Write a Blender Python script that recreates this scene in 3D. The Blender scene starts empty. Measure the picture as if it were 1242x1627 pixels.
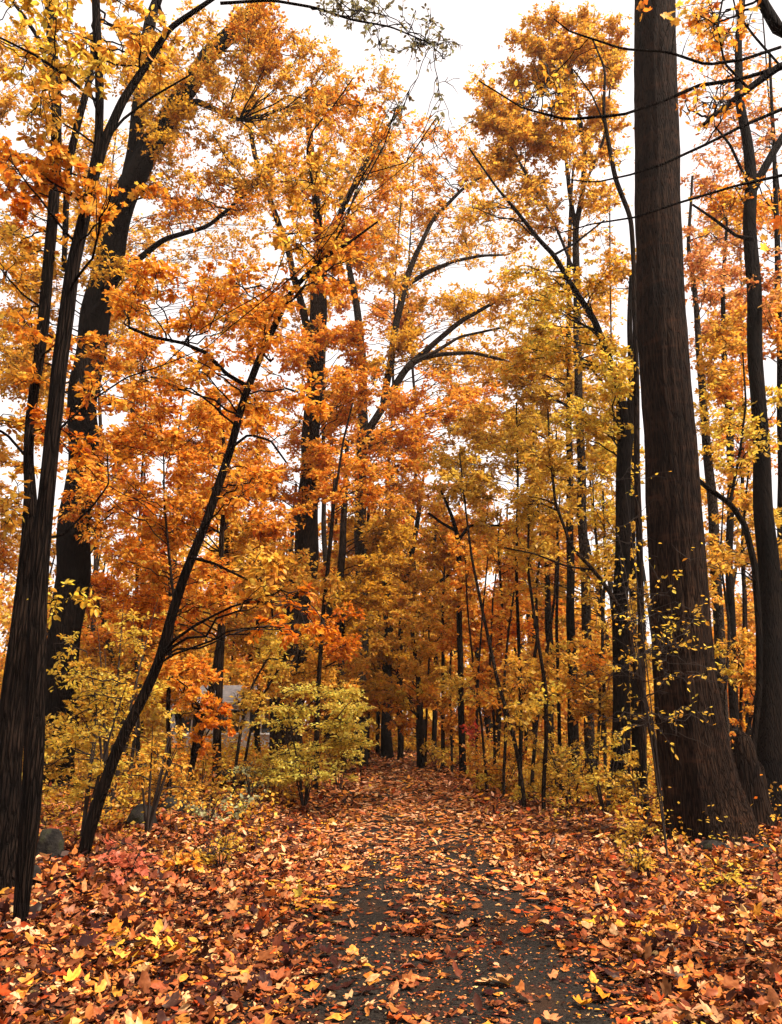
import bpy, math
import numpy as np
from mathutils import Vector

# ------------------------------------------------------------------ camera geometry
PW, PH = 1242.0, 1627.0
F = 1220.0
PITCH = math.radians(15.4)
CAMZ = 1.5
SP, CP = math.sin(PITCH), math.cos(PITCH)
CAM = np.array([0.0, 0.0, CAMZ])
RNG = np.random.default_rng(7)

scene = bpy.context.scene
COL = scene.collection


def at(px, py, Y):
    """world point seen at photo pixel px,py whose world y is Y"""
    u = (px - PW / 2) / F
    v = (PH / 2 - py) / F
    dy = CP - v * SP
    dz = SP + v * CP
    t = Y / dy
    return np.array([u * t, Y, CAMZ + dz * t])


def mpp(py, Y):
    """metres per photo pixel at that place"""
    v = (PH / 2 - py) / F
    return (Y / (CP - v * SP)) / F


def rowY(py):
    """distance of flat ground seen on row py"""
    v = (PH / 2 - py) / F
    dz = SP + v * CP
    dy = CP - v * SP
    return CAMZ / -dz * dy


PATHX = 0.36


def path_center(y):
    y = np.asarray(y, float)
    return PATHX + 0.0 * y + np.where(y > 30, 0.018 * (y - 30) ** 2, 0.0)


def snoise(x, y, s=1.0, k=0):
    x = np.asarray(x, float) * s
    y = np.asarray(y, float) * s
    a = np.sin(x * 1.3 + y * 0.7 + 1.1 + k) * np.cos(y * 1.7 - x * 0.4 + 0.3 * k)
    b = np.sin(x * 2.9 - y * 2.1 + 2.3 + k) * np.cos(y * 3.3 + x * 1.9 + 1.7)
    c = np.sin(x * 6.1 + y * 5.3 + 0.9) * np.cos(y * 7.7 - x * 4.1 + k)
    return (a + 0.6 * b + 0.35 * c) / 1.95


def ground(x, y):
    x = np.asarray(x, float)
    y = np.asarray(y, float)
    d = np.abs(x - path_center(np.clip(y, -50, 45))) - 1.35
    m = np.clip(d / 1.6, 0, 1)
    m = m * m * (3 - 2 * m)
    left = np.where(x < PATHX, 0.16, 0.05)
    far = np.clip((np.hypot(x, y) - 45) / 60, 0, 1)
    return m * (left + 0.10 * snoise(x, y, 0.8) + 0.035 * snoise(x, y, 3.1, 2)) + 0.0 * far


# ------------------------------------------------------------------ materials
def new_mat(name):
    m = bpy.data.materials.new(name)
    m.use_nodes = True
    nt = m.node_tree
    for n in list(nt.nodes):
        nt.nodes.remove(n)
    out = nt.nodes.new('ShaderNodeOutputMaterial')
    return m, nt, out


def leaf_material(name, trans=0.55, gloss=0.012, rough=0.42):
    m, nt, out = new_mat(name)
    N, L = nt.nodes.new, nt.links.new
    a = N('ShaderNodeAttribute'); a.attribute_name = 'tint'
    tc = N('ShaderNodeTexCoord')
    no = N('ShaderNodeTexNoise'); no.inputs['Scale'].default_value = 38; no.inputs['Detail'].default_value = 2
    L(tc.outputs['Object'], no.inputs['Vector'])
    ramp = N('ShaderNodeValToRGB')
    ramp.color_ramp.elements[0].position = 0.35; ramp.color_ramp.elements[0].color = (0.72, 0.62, 0.55, 1)
    ramp.color_ramp.elements[1].position = 0.6; ramp.color_ramp.elements[1].color = (1.08, 1.08, 1.05, 1)
    L(no.outputs['Fac'], ramp.inputs['Fac'])
    mul = N('ShaderNodeMixRGB'); mul.blend_type = 'MULTIPLY'; mul.inputs['Fac'].default_value = 1
    L(a.outputs['Color'], mul.inputs[1]); L(ramp.outputs['Color'], mul.inputs[2])
    d = N('ShaderNodeBsdfDiffuse'); L(mul.outputs[0], d.inputs['Color'])
    g = N('ShaderNodeGamma'); g.inputs['Gamma'].default_value = 1.05
    L(mul.outputs[0], g.inputs['Color'])
    t = N('ShaderNodeBsdfTranslucent'); L(g.outputs[0], t.inputs['Color'])
    mx = N('ShaderNodeMixShader'); mx.inputs[0].default_value = trans
    L(d.outputs[0], mx.inputs[1]); L(t.outputs[0], mx.inputs[2])
    gl = N('ShaderNodeBsdfGlossy'); gl.inputs['Roughness'].default_value = rough
    gl.inputs['Color'].default_value = (1, 0.85, 0.68, 1)
    m2 = N('ShaderNodeMixShader'); m2.inputs[0].default_value = gloss
    L(mx.outputs[0], m2.inputs[1]); L(gl.outputs[0], m2.inputs[2])
    L(m2.outputs[0], out.inputs['Surface'])
    return m


def noise_mat(name, c0, c1, scale=(8, 8, 8), detail=6, p0=0.35, p1=0.7, rough=0.9, bump=0.5, bdist=0.02,
              c2=None, scale2=30.0, spec=0.2):
    m, nt, out = new_mat(name)
    N, L = nt.nodes.new, nt.links.new
    tc = N('ShaderNodeTexCoord')
    mp = N('ShaderNodeMapping'); mp.inputs['Scale'].default_value = scale
    L(tc.outputs['Object'], mp.inputs['Vector'])
    no = N('ShaderNodeTexNoise'); no.inputs['Scale'].default_value = 1; no.inputs['Detail'].default_value = detail
    no.inputs['Roughness'].default_value = 0.6
    L(mp.outputs[0], no.inputs['Vector'])
    r = N('ShaderNodeValToRGB')
    r.color_ramp.elements[0].position = p0; r.color_ramp.elements[0].color = (*c0, 1)
    r.color_ramp.elements[1].position = p1; r.color_ramp.elements[1].color = (*c1, 1)
    L(no.outputs['Fac'], r.inputs['Fac'])
    col = r.outputs['Color']
    if c2 is not None:
        n2 = N('ShaderNodeTexNoise'); n2.inputs['Scale'].default_value = scale2; n2.inputs['Detail'].default_value = 3
        L(tc.outputs['Object'], n2.inputs['Vector'])
        r2 = N('ShaderNodeValToRGB'); r2.color_ramp.elements[0].position = 0.52; r2.color_ramp.elements[1].position = 0.68
        L(n2.outputs['Fac'], r2.inputs['Fac'])
        mx = N('ShaderNodeMixRGB'); L(r2.outputs['Color'], mx.inputs['Fac']); L(col, mx.inputs[1])
        mx.inputs[2].default_value = (*c2, 1)
        col = mx.outputs[0]
    b = N('ShaderNodeBsdfPrincipled'); b.inputs['Roughness'].default_value = rough
    b.inputs['Specular IOR Level'].default_value = spec
    L(col, b.inputs['Base Color'])
    bp = N('ShaderNodeBump'); bp.inputs['Strength'].default_value = bump; bp.inputs['Distance'].default_value = bdist
    L(no.outputs['Fac'], bp.inputs['Height']); L(bp.outputs[0], b.inputs['Normal'])
    L(b.outputs[0], out.inputs['Surface'])
    return m


def bark_material(name, dark, light, ridge=14.0, vstretch=0.16, moss=None, band=0.0):
    """furrowed bark: long vertical plates split by dark cracks"""
    m, nt, out = new_mat(name)
    N, L = nt.nodes.new, nt.links.new
    tc = N('ShaderNodeTexCoord')
    mp = N('ShaderNodeMapping'); mp.inputs['Scale'].default_value = (ridge, ridge, ridge * vstretch)
    L(tc.outputs['Object'], mp.inputs['Vector'])
    wob = N('ShaderNodeTexNoise'); wob.inputs['Scale'].default_value = 0.8; wob.inputs['Detail'].default_value = 3
    L(mp.outputs[0], wob.inputs['Vector'])
    add = N('ShaderNodeMixRGB'); add.blend_type = 'ADD'; add.inputs['Fac'].default_value = 0.9
    L(mp.outputs[0], add.inputs[1]); L(wob.outputs['Color'], add.inputs[2])
    vo = N('ShaderNodeTexVoronoi'); vo.feature = 'DISTANCE_TO_EDGE'; vo.inputs['Scale'].default_value = 1.0
    L(add.outputs[0], vo.inputs['Vector'])
    no = N('ShaderNodeTexNoise'); no.inputs['Scale'].default_value = 3.0; no.inputs['Detail'].default_value = 7
    L(mp.outputs[0], no.inputs['Vector'])
    r = N('ShaderNodeValToRGB')
    r.color_ramp.elements[0].position = 0.01; r.color_ramp.elements[0].color = (0.25, 0.25, 0.25, 1)
    r.color_ramp.elements[1].position = 0.20; r.color_ramp.elements[1].color = (1, 1, 1, 1)
    L(vo.outputs['Distance'], r.inputs['Fac'])
    c = N('ShaderNodeValToRGB')
    c.color_ramp.elements[0].position = 0.3; c.color_ramp.elements[0].color = (*dark, 1)
    c.color_ramp.elements[1].position = 0.72; c.color_ramp.elements[1].color = (*light, 1)
    L(no.outputs['Fac'], c.inputs['Fac'])
    mul = N('ShaderNodeMixRGB'); mul.blend_type = 'MULTIPLY'; mul.inputs['Fac'].default_value = 1
    L(c.outputs[0], mul.inputs[1]); L(r.outputs[0], mul.inputs[2])
    col = mul.outputs[0]
    if band > 0:
        mb = N('ShaderNodeMapping'); mb.inputs['Scale'].default_value = (2.5, 2.5, 9)
        L(tc.outputs['Object'], mb.inputs['Vector'])
        nb = N('ShaderNodeTexNoise'); nb.inputs['Scale'].default_value = 1; nb.inputs['Detail'].default_value = 3
        L(mb.outputs[0], nb.inputs['Vector'])
        rb = N('ShaderNodeValToRGB'); rb.color_ramp.elements[0].position = 0.55; rb.color_ramp.elements[1].position = 0.72
        L(nb.outputs['Fac'], rb.inputs['Fac'])
        mm = N('ShaderNodeMath'); mm.operation = 'MULTIPLY'; mm.inputs[1].default_value = band
        L(rb.outputs['Color'], mm.inputs[0])
        mx = N('ShaderNodeMixRGB'); L(mm.outputs[0], mx.inputs['Fac']); L(col, mx.inputs[1])
        mx.inputs[2].default_value = (light[0] * 2.1, light[1] * 1.5, light[2] * 1.2, 1)
        col = mx.outputs[0]
    n4 = N('ShaderNodeTexNoise'); n4.inputs['Scale'].default_value = 1.7; n4.inputs['Detail'].default_value = 6
    L(tc.outputs['Object'], n4.inputs['Vector'])
    r4 = N('ShaderNodeValToRGB'); r4.color_ramp.elements[0].position = .32; r4.color_ramp.elements[0].color = (.55, .55, .58, 1)
    r4.color_ramp.elements[1].position = .68; r4.color_ramp.elements[1].color = (1.5, 1.45, 1.3, 1)
    L(n4.outputs['Fac'], r4.inputs['Fac'])
    m4 = N('ShaderNodeMixRGB'); m4.blend_type = 'MULTIPLY'; m4.inputs['Fac'].default_value = 1
    L(col, m4.inputs[1]); L(r4.outputs[0], m4.inputs[2]); col = m4.outputs[0]
    if moss:
        n3 = N('ShaderNodeTexNoise'); n3.inputs['Scale'].default_value = 1.3; n3.inputs['Detail'].default_value = 5
        L(tc.outputs['Object'], n3.inputs['Vector'])
        r3 = N('ShaderNodeValToRGB'); r3.color_ramp.elements[0].position = 0.5; r3.color_ramp.elements[1].position = 0.72
        L(n3.outputs['Fac'], r3.inputs['Fac'])
        mx = N('ShaderNodeMixRGB'); L(r3.outputs['Color'], mx.inputs['Fac']); L(col, mx.inputs[1])
        mx.inputs[2].default_value = (*moss, 1)
        col = mx.outputs[0]
    b = N('ShaderNodeBsdfPrincipled'); b.inputs['Roughness'].default_value = 0.92
    b.inputs['Specular IOR Level'].default_value = 0.04
    L(col, b.inputs['Base Color'])
    hm = N('ShaderNodeMath'); hm.operation = 'MULTIPLY_ADD'; hm.inputs[1].default_value = 0.5
    L(no.outputs['Fac'], hm.inputs[0]); L(r.outputs['Color'], hm.inputs[2])
    bp = N('ShaderNodeBump'); bp.inputs['Strength'].default_value = 1.0; bp.inputs['Distance'].default_value = 0.04
    L(hm.outputs[0], bp.inputs['Height']); L(bp.outputs[0], b.inputs['Normal'])
    L(b.outputs[0], out.inputs['Surface'])
    return m


M_LEAF = leaf_material('autumn_leaf')
M_LITTER = leaf_material('fallen_leaf', trans=0.10, gloss=0.010, rough=0.4)
M_BARK = bark_material('furrowed_bark', (0.011, 0.0065, 0.0045), (0.038, 0.021, 0.014), 28, 0.10)
M_BARKBIG = bark_material('big_trunk_bark', (0.011, 0.0062, 0.0042), (0.040, 0.021, 0.0135), 38, 0.07, band=0.25)
M_BARKDARK = bark_material('dark_bark', (0.006, 0.0038, 0.003), (0.019, 0.0115, 0.0085), 38, 0.07)
M_BARKGREY = bark_material('grey_bark', (0.020, 0.014, 0.011), (0.065, 0.045, 0.034), 26, 0.3)
M_TWIG = noise_mat('twig_bark', (0.010, 0.006, 0.005), (0.032, 0.019, 0.013), (20, 20, 6), rough=0.85, bump=0.3)
M_SOIL = noise_mat('woodland_soil', (0.012, 0.005, 0.003), (0.055, 0.020, 0.009), (3, 3, 3), detail=9, bump=1.0,
                   bdist=0.05, c2=(0.16, 0.06, 0.02), scale2=7)
M_ASPHALT = noise_mat('worn_asphalt', (0.004, 0.003, 0.0024), (0.036, 0.028, 0.021), (60, 60, 60), detail=8, p0=0.36,
                      p1=0.72, rough=0.85, bump=1.0, bdist=0.03, c2=(0.034, 0.017, 0.009), scale2=3.0, spec=0.1)
M_ROCK = noise_mat('mossy_rock', (0.006, 0.005, 0.0045), (0.030, 0.025, 0.021), (7, 7, 7), detail=11, bump=1.0,
                   bdist=0.06, c2=(0.022, 0.022, 0.010), scale2=9, spec=.1)
M_WALL = noise_mat('white_siding', (0.62, 0.62, 0.60), (0.78, 0.78, 0.76), (2, 2, 14), bump=0.3)
M_ROOF = noise_mat('pale_shingles', (0.22, 0.21, 0.21), (0.38, 0.36, 0.35), (6, 6, 20), bump=0.5)
M_DARKWIN = noise_mat('window_glass', (0.02, 0.022, 0.025), (0.04, 0.045, 0.05), (2, 2, 2), rough=0.12, bump=0.0, spec=0.6)

# ------------------------------------------------------------------ palettes (leaf colours, linear)
PAL = {
    'gold':   [((.78, .41, .050), 5), ((.82, .50, .085), 4), ((.70, .28, .028), 2.5), ((.40, .24, .03), 2), ((.30, .12, .02), 1)],
    'yellow': [((.80, .50, .055), 5), ((.82, .60, .10), 2), ((.64, .30, .025), 3), ((.42, .32, .05), 2)],
    'orange': [((.76, .275, .026), 6), ((.80, .37, .040), 5), ((.62, .16, .016), 2.5), ((.80, .48, .07), 3), ((.28, .07, .012), 1)],
    'deep':   [((.70, .20, .012), 5), ((.76, .30, .018), 4), ((.42, .085, .012), 3), ((.68, .28, .025), 2)],
    'rust':   [((.66, .24, .022), 4), ((.74, .36, .035), 4), ((.32, .09, .016), 3), ((.64, .36, .06), 3)],
    'olive':  [((.62, .38, .050), 5), ((.72, .48, .075), 4), ((.38, .22, .030), 2), ((.62, .36, .04), 2)],
    'lime':   [((.70, .48, .060), 5), ((.76, .56, .10), 4), ((.50, .36, .04), 3), ((.74, .38, .03), 3)],
    'pale':   [((.82, .68, .15), 6), ((.82, .62, .09), 4), ((.76, .50, .07), 2)],
    'brown':  [((.52, .25, .030), 4), ((.62, .32, .035), 4), ((.18, .09, .022), 3), ((.52, .30, .05), 3)],
    'darkgold': [((.66, .37, .035), 4), ((.70, .35, .026), 4), ((.36, .20, .024), 3), ((.68, .40, .05), 3)],
    'pink':   [((.60, .22, .075), 4), ((.66, .30, .085), 4), ((.44, .13, .04), 2), ((.68, .42, .12), 2)],
    'greygreen': [((.20, .19, .10), 4), ((.30, .26, .12), 3), ((.14, .12, .07), 3)],
    'coral':  [((.62, .19, .10), 4), ((.52, .14, .07), 3)],
    'sage':   [((.40, .42, .22), 4), ((.52, .52, .30), 3), ((.32, .32, .14), 3)],
    'crimson': [((.42, .05, .03), 4), ((.5, .09, .03), 3)],
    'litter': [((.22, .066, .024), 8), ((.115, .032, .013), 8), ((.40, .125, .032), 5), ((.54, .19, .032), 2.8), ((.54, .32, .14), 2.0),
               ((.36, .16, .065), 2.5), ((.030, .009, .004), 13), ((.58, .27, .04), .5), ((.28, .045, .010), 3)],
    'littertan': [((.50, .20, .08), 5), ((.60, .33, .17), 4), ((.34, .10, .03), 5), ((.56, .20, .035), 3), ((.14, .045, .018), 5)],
}


def pick(pal, n, rng, jitter=0.16):
    items = PAL[pal]
    c = np.array([i[0] for i in items], float)
    w = np.array([i[1] for i in items], float)
    w /= w.sum()
    k = rng.choice(len(items), n, p=w)
    out = c[k] * (1 + jitter * rng.standard_normal((n, 1))) * (1 + 0.07 * rng.standard_normal((n, 3)))
    return np.clip(out, 0.008, 0.82)


# ------------------------------------------------------------------ mesh building
def mesh_from(name, verts, faces_list, mats, tint=None, smooth=False):
    """faces_list: list of (n,k) arrays, all k equal within an array"""
    me = bpy.data.meshes.new(name)
    nv = len(verts)
    me.vertices.add(nv)
    me.vertices.foreach_set('co', np.ascontiguousarray(verts, np.float32).ravel())
    loops = np.concatenate([f.ravel() for f in faces_list]).astype(np.int32)
    counts = np.concatenate([np.full(len(f), f.shape[1], np.int32) for f in faces_list])
    starts = np.concatenate([[0], np.cumsum(counts)[:-1]]).astype(np.int32)
    me.loops.add(len(loops))
    me.loops.foreach_set('vertex_index', loops)
    me.polygons.add(len(counts))
    me.polygons.foreach_set('loop_start', starts)
    me.polygons.foreach_set('loop_total', counts)
    if smooth:
        me.polygons.foreach_set('use_smooth', np.ones(len(counts), bool))
    me.update(calc_edges=True)
    if tint is not None:
        at_ = me.attributes.new('tint', 'FLOAT_COLOR', 'FACE')
        rgba = np.ones((len(counts), 4), np.float32)
        rgba[:, :3] = tint
        at_.data.foreach_set('color', rgba.ravel())
    for m in (mats if isinstance(mats, (list, tuple)) else [mats]):
        me.materials.append(m)
    return me


def link(name, me, parent=None, loc=None):
    o = bpy.data.objects.new(name, me)
    COL.objects.link(o)
    if loc is not None:
        o.location = tuple(float(c) for c in loc)
    if parent is not None:
        o.parent = parent
    return o


def tag(o, label=None, cat=None, group=None, kind=None):
    if label: o['label'] = label
    if cat: o['category'] = cat
    if group: o['group'] = group
    if kind: o['kind'] = kind
    return o


def thing(name, loc, label, cat, group=None):
    o = bpy.data.objects.new(name, None)
    COL.objects.link(o)
    o.location = tuple(float(c) for c in loc)
    o.empty_display_size = 0.2
    return tag(o, label, cat, group)


# leaf templates: x along the leaf, y across, z up; unit length
def crumple():
    a = np.arange(9) / 9 * 2 * np.pi
    r = np.array([.52, .40, .50, .33, .47, .30, .44, .36, .49])
    v = [[.5, 0, .10]] + [[.5 + q * math.cos(t), .8 * q * math.sin(t), (-1) ** k * .06 + .05 * math.sin(2 * t)] for k, (t, q) in enumerate(zip(a, r))]
    return np.array(v, float), np.array([[0, 1 + i, 1 + (i + 1) % 9] for i in range(9)])


def ovate():
    v = np.array([[0, 0, 0], [.30, .26, .05], [.68, .22, .05], [1, 0, -.06], [.68, -.22, .05], [.30, -.26, .05]], float)
    f = np.array([[0, 5, 4, 3], [0, 3, 2, 1]])
    return v, f


def rhomb():
    v = np.array([[0, 0, 0], [.45, .30, .05], [1, 0, -.05], [.45, -.30, .05]], float)
    f = np.array([[0, 3, 2, 1]])
    return v, f


def maple():
    ang = [0, 14, 24, 40, 52, 66, 88, 102, 122, 150, 180]
    rad = [1.0, .74, .76, .50, .86, .70, .50, .64, .58, .36, .18]
    # five lobed outline, mirrored
    pts = [(r * math.cos(math.radians(a)), r * math.sin(math.radians(a))) for a, r in zip(ang, rad)]
    out = pts + [(x, -y) for x, y in reversed(pts[1:-1])]
    v = [[0, 0, -0.03]] + [[x * .62, y * .62, 0.10 * (x * x + 2 * y * y) * (1 if i % 2 else .55)] for i, (x, y) in enumerate(out)]
    v = np.array(v, float)
    v[:, 0] += .25
    n = len(out)
    f = np.array([[0, 1 + i, 1 + (i + 1) % n] for i in range(n)])
    return v, f


TEMPL = {'ovate': ovate(), 'rhomb': rhomb(), 'maple': maple(), 'crumple': crumple()}


class Leaves:
    def __init__(self):
        self.v, self.f, self.c, self.n = [], {3: [], 4: []}, {3: [], 4: []}, 0

    def add(self, pos, axis, normal, size, col, kind='ovate', curl=None, width=None):
        tv, tf = TEMPL[kind]
        N = len(pos)
        if N == 0:
            return
        a = axis / (np.linalg.norm(axis, axis=1, keepdims=True) + 1e-9)
        b = np.cross(normal, a)
        b /= (np.linalg.norm(b, axis=1, keepdims=True) + 1e-9)
        n = np.cross(a, b)
        size = np.broadcast_to(size, (N,))
        T = np.broadcast_to(tv, (N,) + tv.shape).copy()
        if width is not None:
            T[:, :, 1] *= width[:, None]
        if curl is not None:
            T[:, :, 2] += curl[:, None] * ((T[:, :, 0] - .45) ** 2 + 1.4 * T[:, :, 1] ** 2)
        w = (T[:, :, 0:1] * a[:, None] + T[:, :, 1:2] * b[:, None] + T[:, :, 2:3] * n[:, None]) * size[:, None, None]
        w += pos[:, None]
        k = len(tv)
        idx = (np.arange(N) * k)[:, None, None] + tf[None] + self.n
        self.v.append(w.reshape(-1, 3))
        s = tf.shape[1]
        self.f[s].append(idx.reshape(-1, s))
        self.c[s].append(np.repeat(col, len(tf), axis=0))
        self.n += N * k

    def build(self, name, mat, parent=None, base=None, twigs=None):
        if self.n == 0:
            return None
        v = np.concatenate(self.v)
        fl, cl = [], []
        if twigs is not None and twigs.n:
            fl.append(np.concatenate(twigs.f) + self.n)
            cl.append(np.full((len(fl[0]), 3), .05))
            v = np.concatenate([v] + twigs.v)
        nt_ = len(fl[0]) if fl else 0
        if base is not None:
            v = v - np.asarray(base)
        for s in (3, 4):
            if self.f[s]:
                fl.append(np.concatenate(self.f[s])); cl.append(np.concatenate(self.c[s]))
        me = mesh_from(name, v, fl, [mat, M_TWIG], tint=np.concatenate(cl))
        if nt_:
            mi = np.zeros(len(me.polygons), np.int32); mi[:nt_] = 1
            me.polygons.foreach_set('material_index', mi)
        return link(name, me, parent)


class Tubes:
    def __init__(self):
        self.v, self.f, self.n = [], [], 0

    def batch(self, P, R, sides=3):
        """P (n,k,3), R (n,k): n tubes of k rings"""
        P = np.asarray(P, float); R = np.asarray(R, float)
        n, k, _ = P.shape
        if n == 0:
            return
        d = np.gradient(P, axis=1)
        d /= (np.linalg.norm(d, axis=2, keepdims=True) + 1e-9)
        ref = np.where(np.abs(d[..., 2:3]) > 0.9, np.array([1., 0, 0]), np.array([0, 0, 1.]))
        # keep one reference per tube so that rings do not twist
        m = np.abs(d[..., 2]).mean(1) > 0.75
        ref = np.where(m[:, None, None], np.array([0., 1, 0]), np.array([0, 0, 1.])) * np.ones((n, k, 1))
        a = np.cross(d, ref); a /= (np.linalg.norm(a, axis=2, keepdims=True) + 1e-9)
        b = np.cross(d, a)
        th = np.arange(sides) / sides * 2 * np.pi
        ring = a[:, :, None] * np.cos(th)[None, None, :, None] + b[:, :, None] * np.sin(th)[None, None, :, None]
        V = P[:, :, None] + ring * R[:, :, None, None]
        self.v.append(V.reshape(-1, 3))
        base = (np.arange(n) * k * sides)[:, None, None] + self.n
        i = np.arange(k - 1)[None, :, None] * sides
        s = np.arange(sides)[None, None, :]
        s2 = (s + 1) % sides
        q = np.stack([base + i + s, base + i + s2, base + i + sides + s2, base + i + sides + s], -1)
        self.f.append(q.reshape(-1, 4))
        self.n += n * k * sides

    def stem(self, pts, rad, sides=14, flare=0.0, rough=0.05, rng=None, step=None, roots=0, wob=.12):
        """one smooth organic trunk through pts"""
        rng = rng or RNG
        P = np.asarray(pts, float); r = np.asarray(rad, float)
        L = np.concatenate([[0], np.cumsum(np.linalg.norm(np.diff(P, axis=0), axis=1))])
        step = step or max(0.07, r.max() * 0.5)
        m = int(np.clip(L[-1] / step, 8, 260))
        t = np.linspace(0, L[-1], m)
        # catmull-rom like smoothing through dense interpolation and box filter
        Q = np.stack([np.interp(t, L, P[:, i]) for i in range(3)], 1)
        rr = np.interp(t, L, r)
        w = max(1, int(m / (len(P) * 2.5)))
        if w > 1:
            ker = np.hanning(2 * w + 1); ker = ker / ker.sum()
            pad = np.pad(Q, ((w, w), (0, 0)), mode='edge')
            Qs = np.stack([np.convolve(pad[:, i], ker, 'valid') for i in range(3)], 1)
            e = np.clip(np.minimum(np.arange(m), m - 1 - np.arange(m)) / w, 0, 1)[:, None]
            Q = Qs * e + Q * (1 - e)
            rr = np.convolve(np.pad(rr, (w, w), mode='edge'), ker, 'valid')
        Q[:, 0] += wob * rr * np.sin(t * 2.3 + rng.uniform(0, 6))
        d = np.gradient(Q, axis=0); d /= (np.linalg.norm(d, axis=1, keepdims=True) + 1e-9)
        a = np.cross(d, np.array([0, 1., 0])); a /= (np.linalg.norm(a, axis=1, keepdims=True) + 1e-9)
        b = np.cross(d, a)
        th = np.arange(sides) / sides * 2 * np.pi
        ph = rng.uniform(0, 6.28, 6)
        R = rr[:, None] * (1 + rough * (np.sin(2 * th[None] + ph[0] + t[:, None] * .9) +
                                        .7 * np.sin(3 * th[None] + ph[1] - t[:, None] * .6) +
                                        .5 * np.sin(5 * th[None] + ph[2] + t[:, None] * 2.1) +
                                        .5 * np.sin(t[:, None] * 3.7 + ph[3] + th[None])))
        if sides > 24:
            R *= 1 + 0.022 * np.sin(17 * th[None] + ph[4] + 1.3 * np.sin(t[:, None] * 2.2)) + 0.018 * np.sin(31 * th[None] + 2 * np.sin(t[:, None] * 3 + ph[5])) * np.sin(t[:, None] * 5 + 3 * th[None])
        if flare > 0:
            h = np.clip(Q[:, 2] - Q[0, 2], 0, None)
            fl = flare * np.exp(-h / (rr.max() * 1.25))
            lob = 1 + (0.55 * np.cos((roots or 5) * th[None] + ph[0]) if roots else 0)
            R = R * (1 + fl[:, None] * lob)
        V = Q[:, None] + (a[:, None] * np.cos(th)[None, :, None] + b[:, None] * np.sin(th)[None, :, None]) * R[:, :, None]
        k = m
        self.v.append(V.reshape(-1, 3))
        i = np.arange(k - 1)[:, None] * sides + self.n
        s = np.arange(sides)[None]
        s2 = (s + 1) % sides
        self.f.append(np.stack([i + s, i + s2, i + sides + s2, i + sides + s], -1).reshape(-1, 4))
        self.n += k * sides
        return Q, rr

    def build(self, name, mat, parent=None, base=None, smooth=True):
        if self.n == 0:
            return None
        v = np.concatenate(self.v)
        if base is not None:
            v = v - np.asarray(base)
        me = mesh_from(name, v, [np.concatenate(self.f)], mat, smooth=smooth)
        return link(name, me, parent)


def bez(A, B, C, k):
    t = np.linspace(0, 1, k)[:, None]
    return (1 - t) ** 2 * A + 2 * t * (1 - t) * B + t * t * C


def leaf_len(Y):
    return float(np.interp(Y, [4, 8, 14, 22, 32, 50], [.066, .078, .094, .122, .165, .26]))


SAG = 0.0


COV = 1.9


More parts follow.
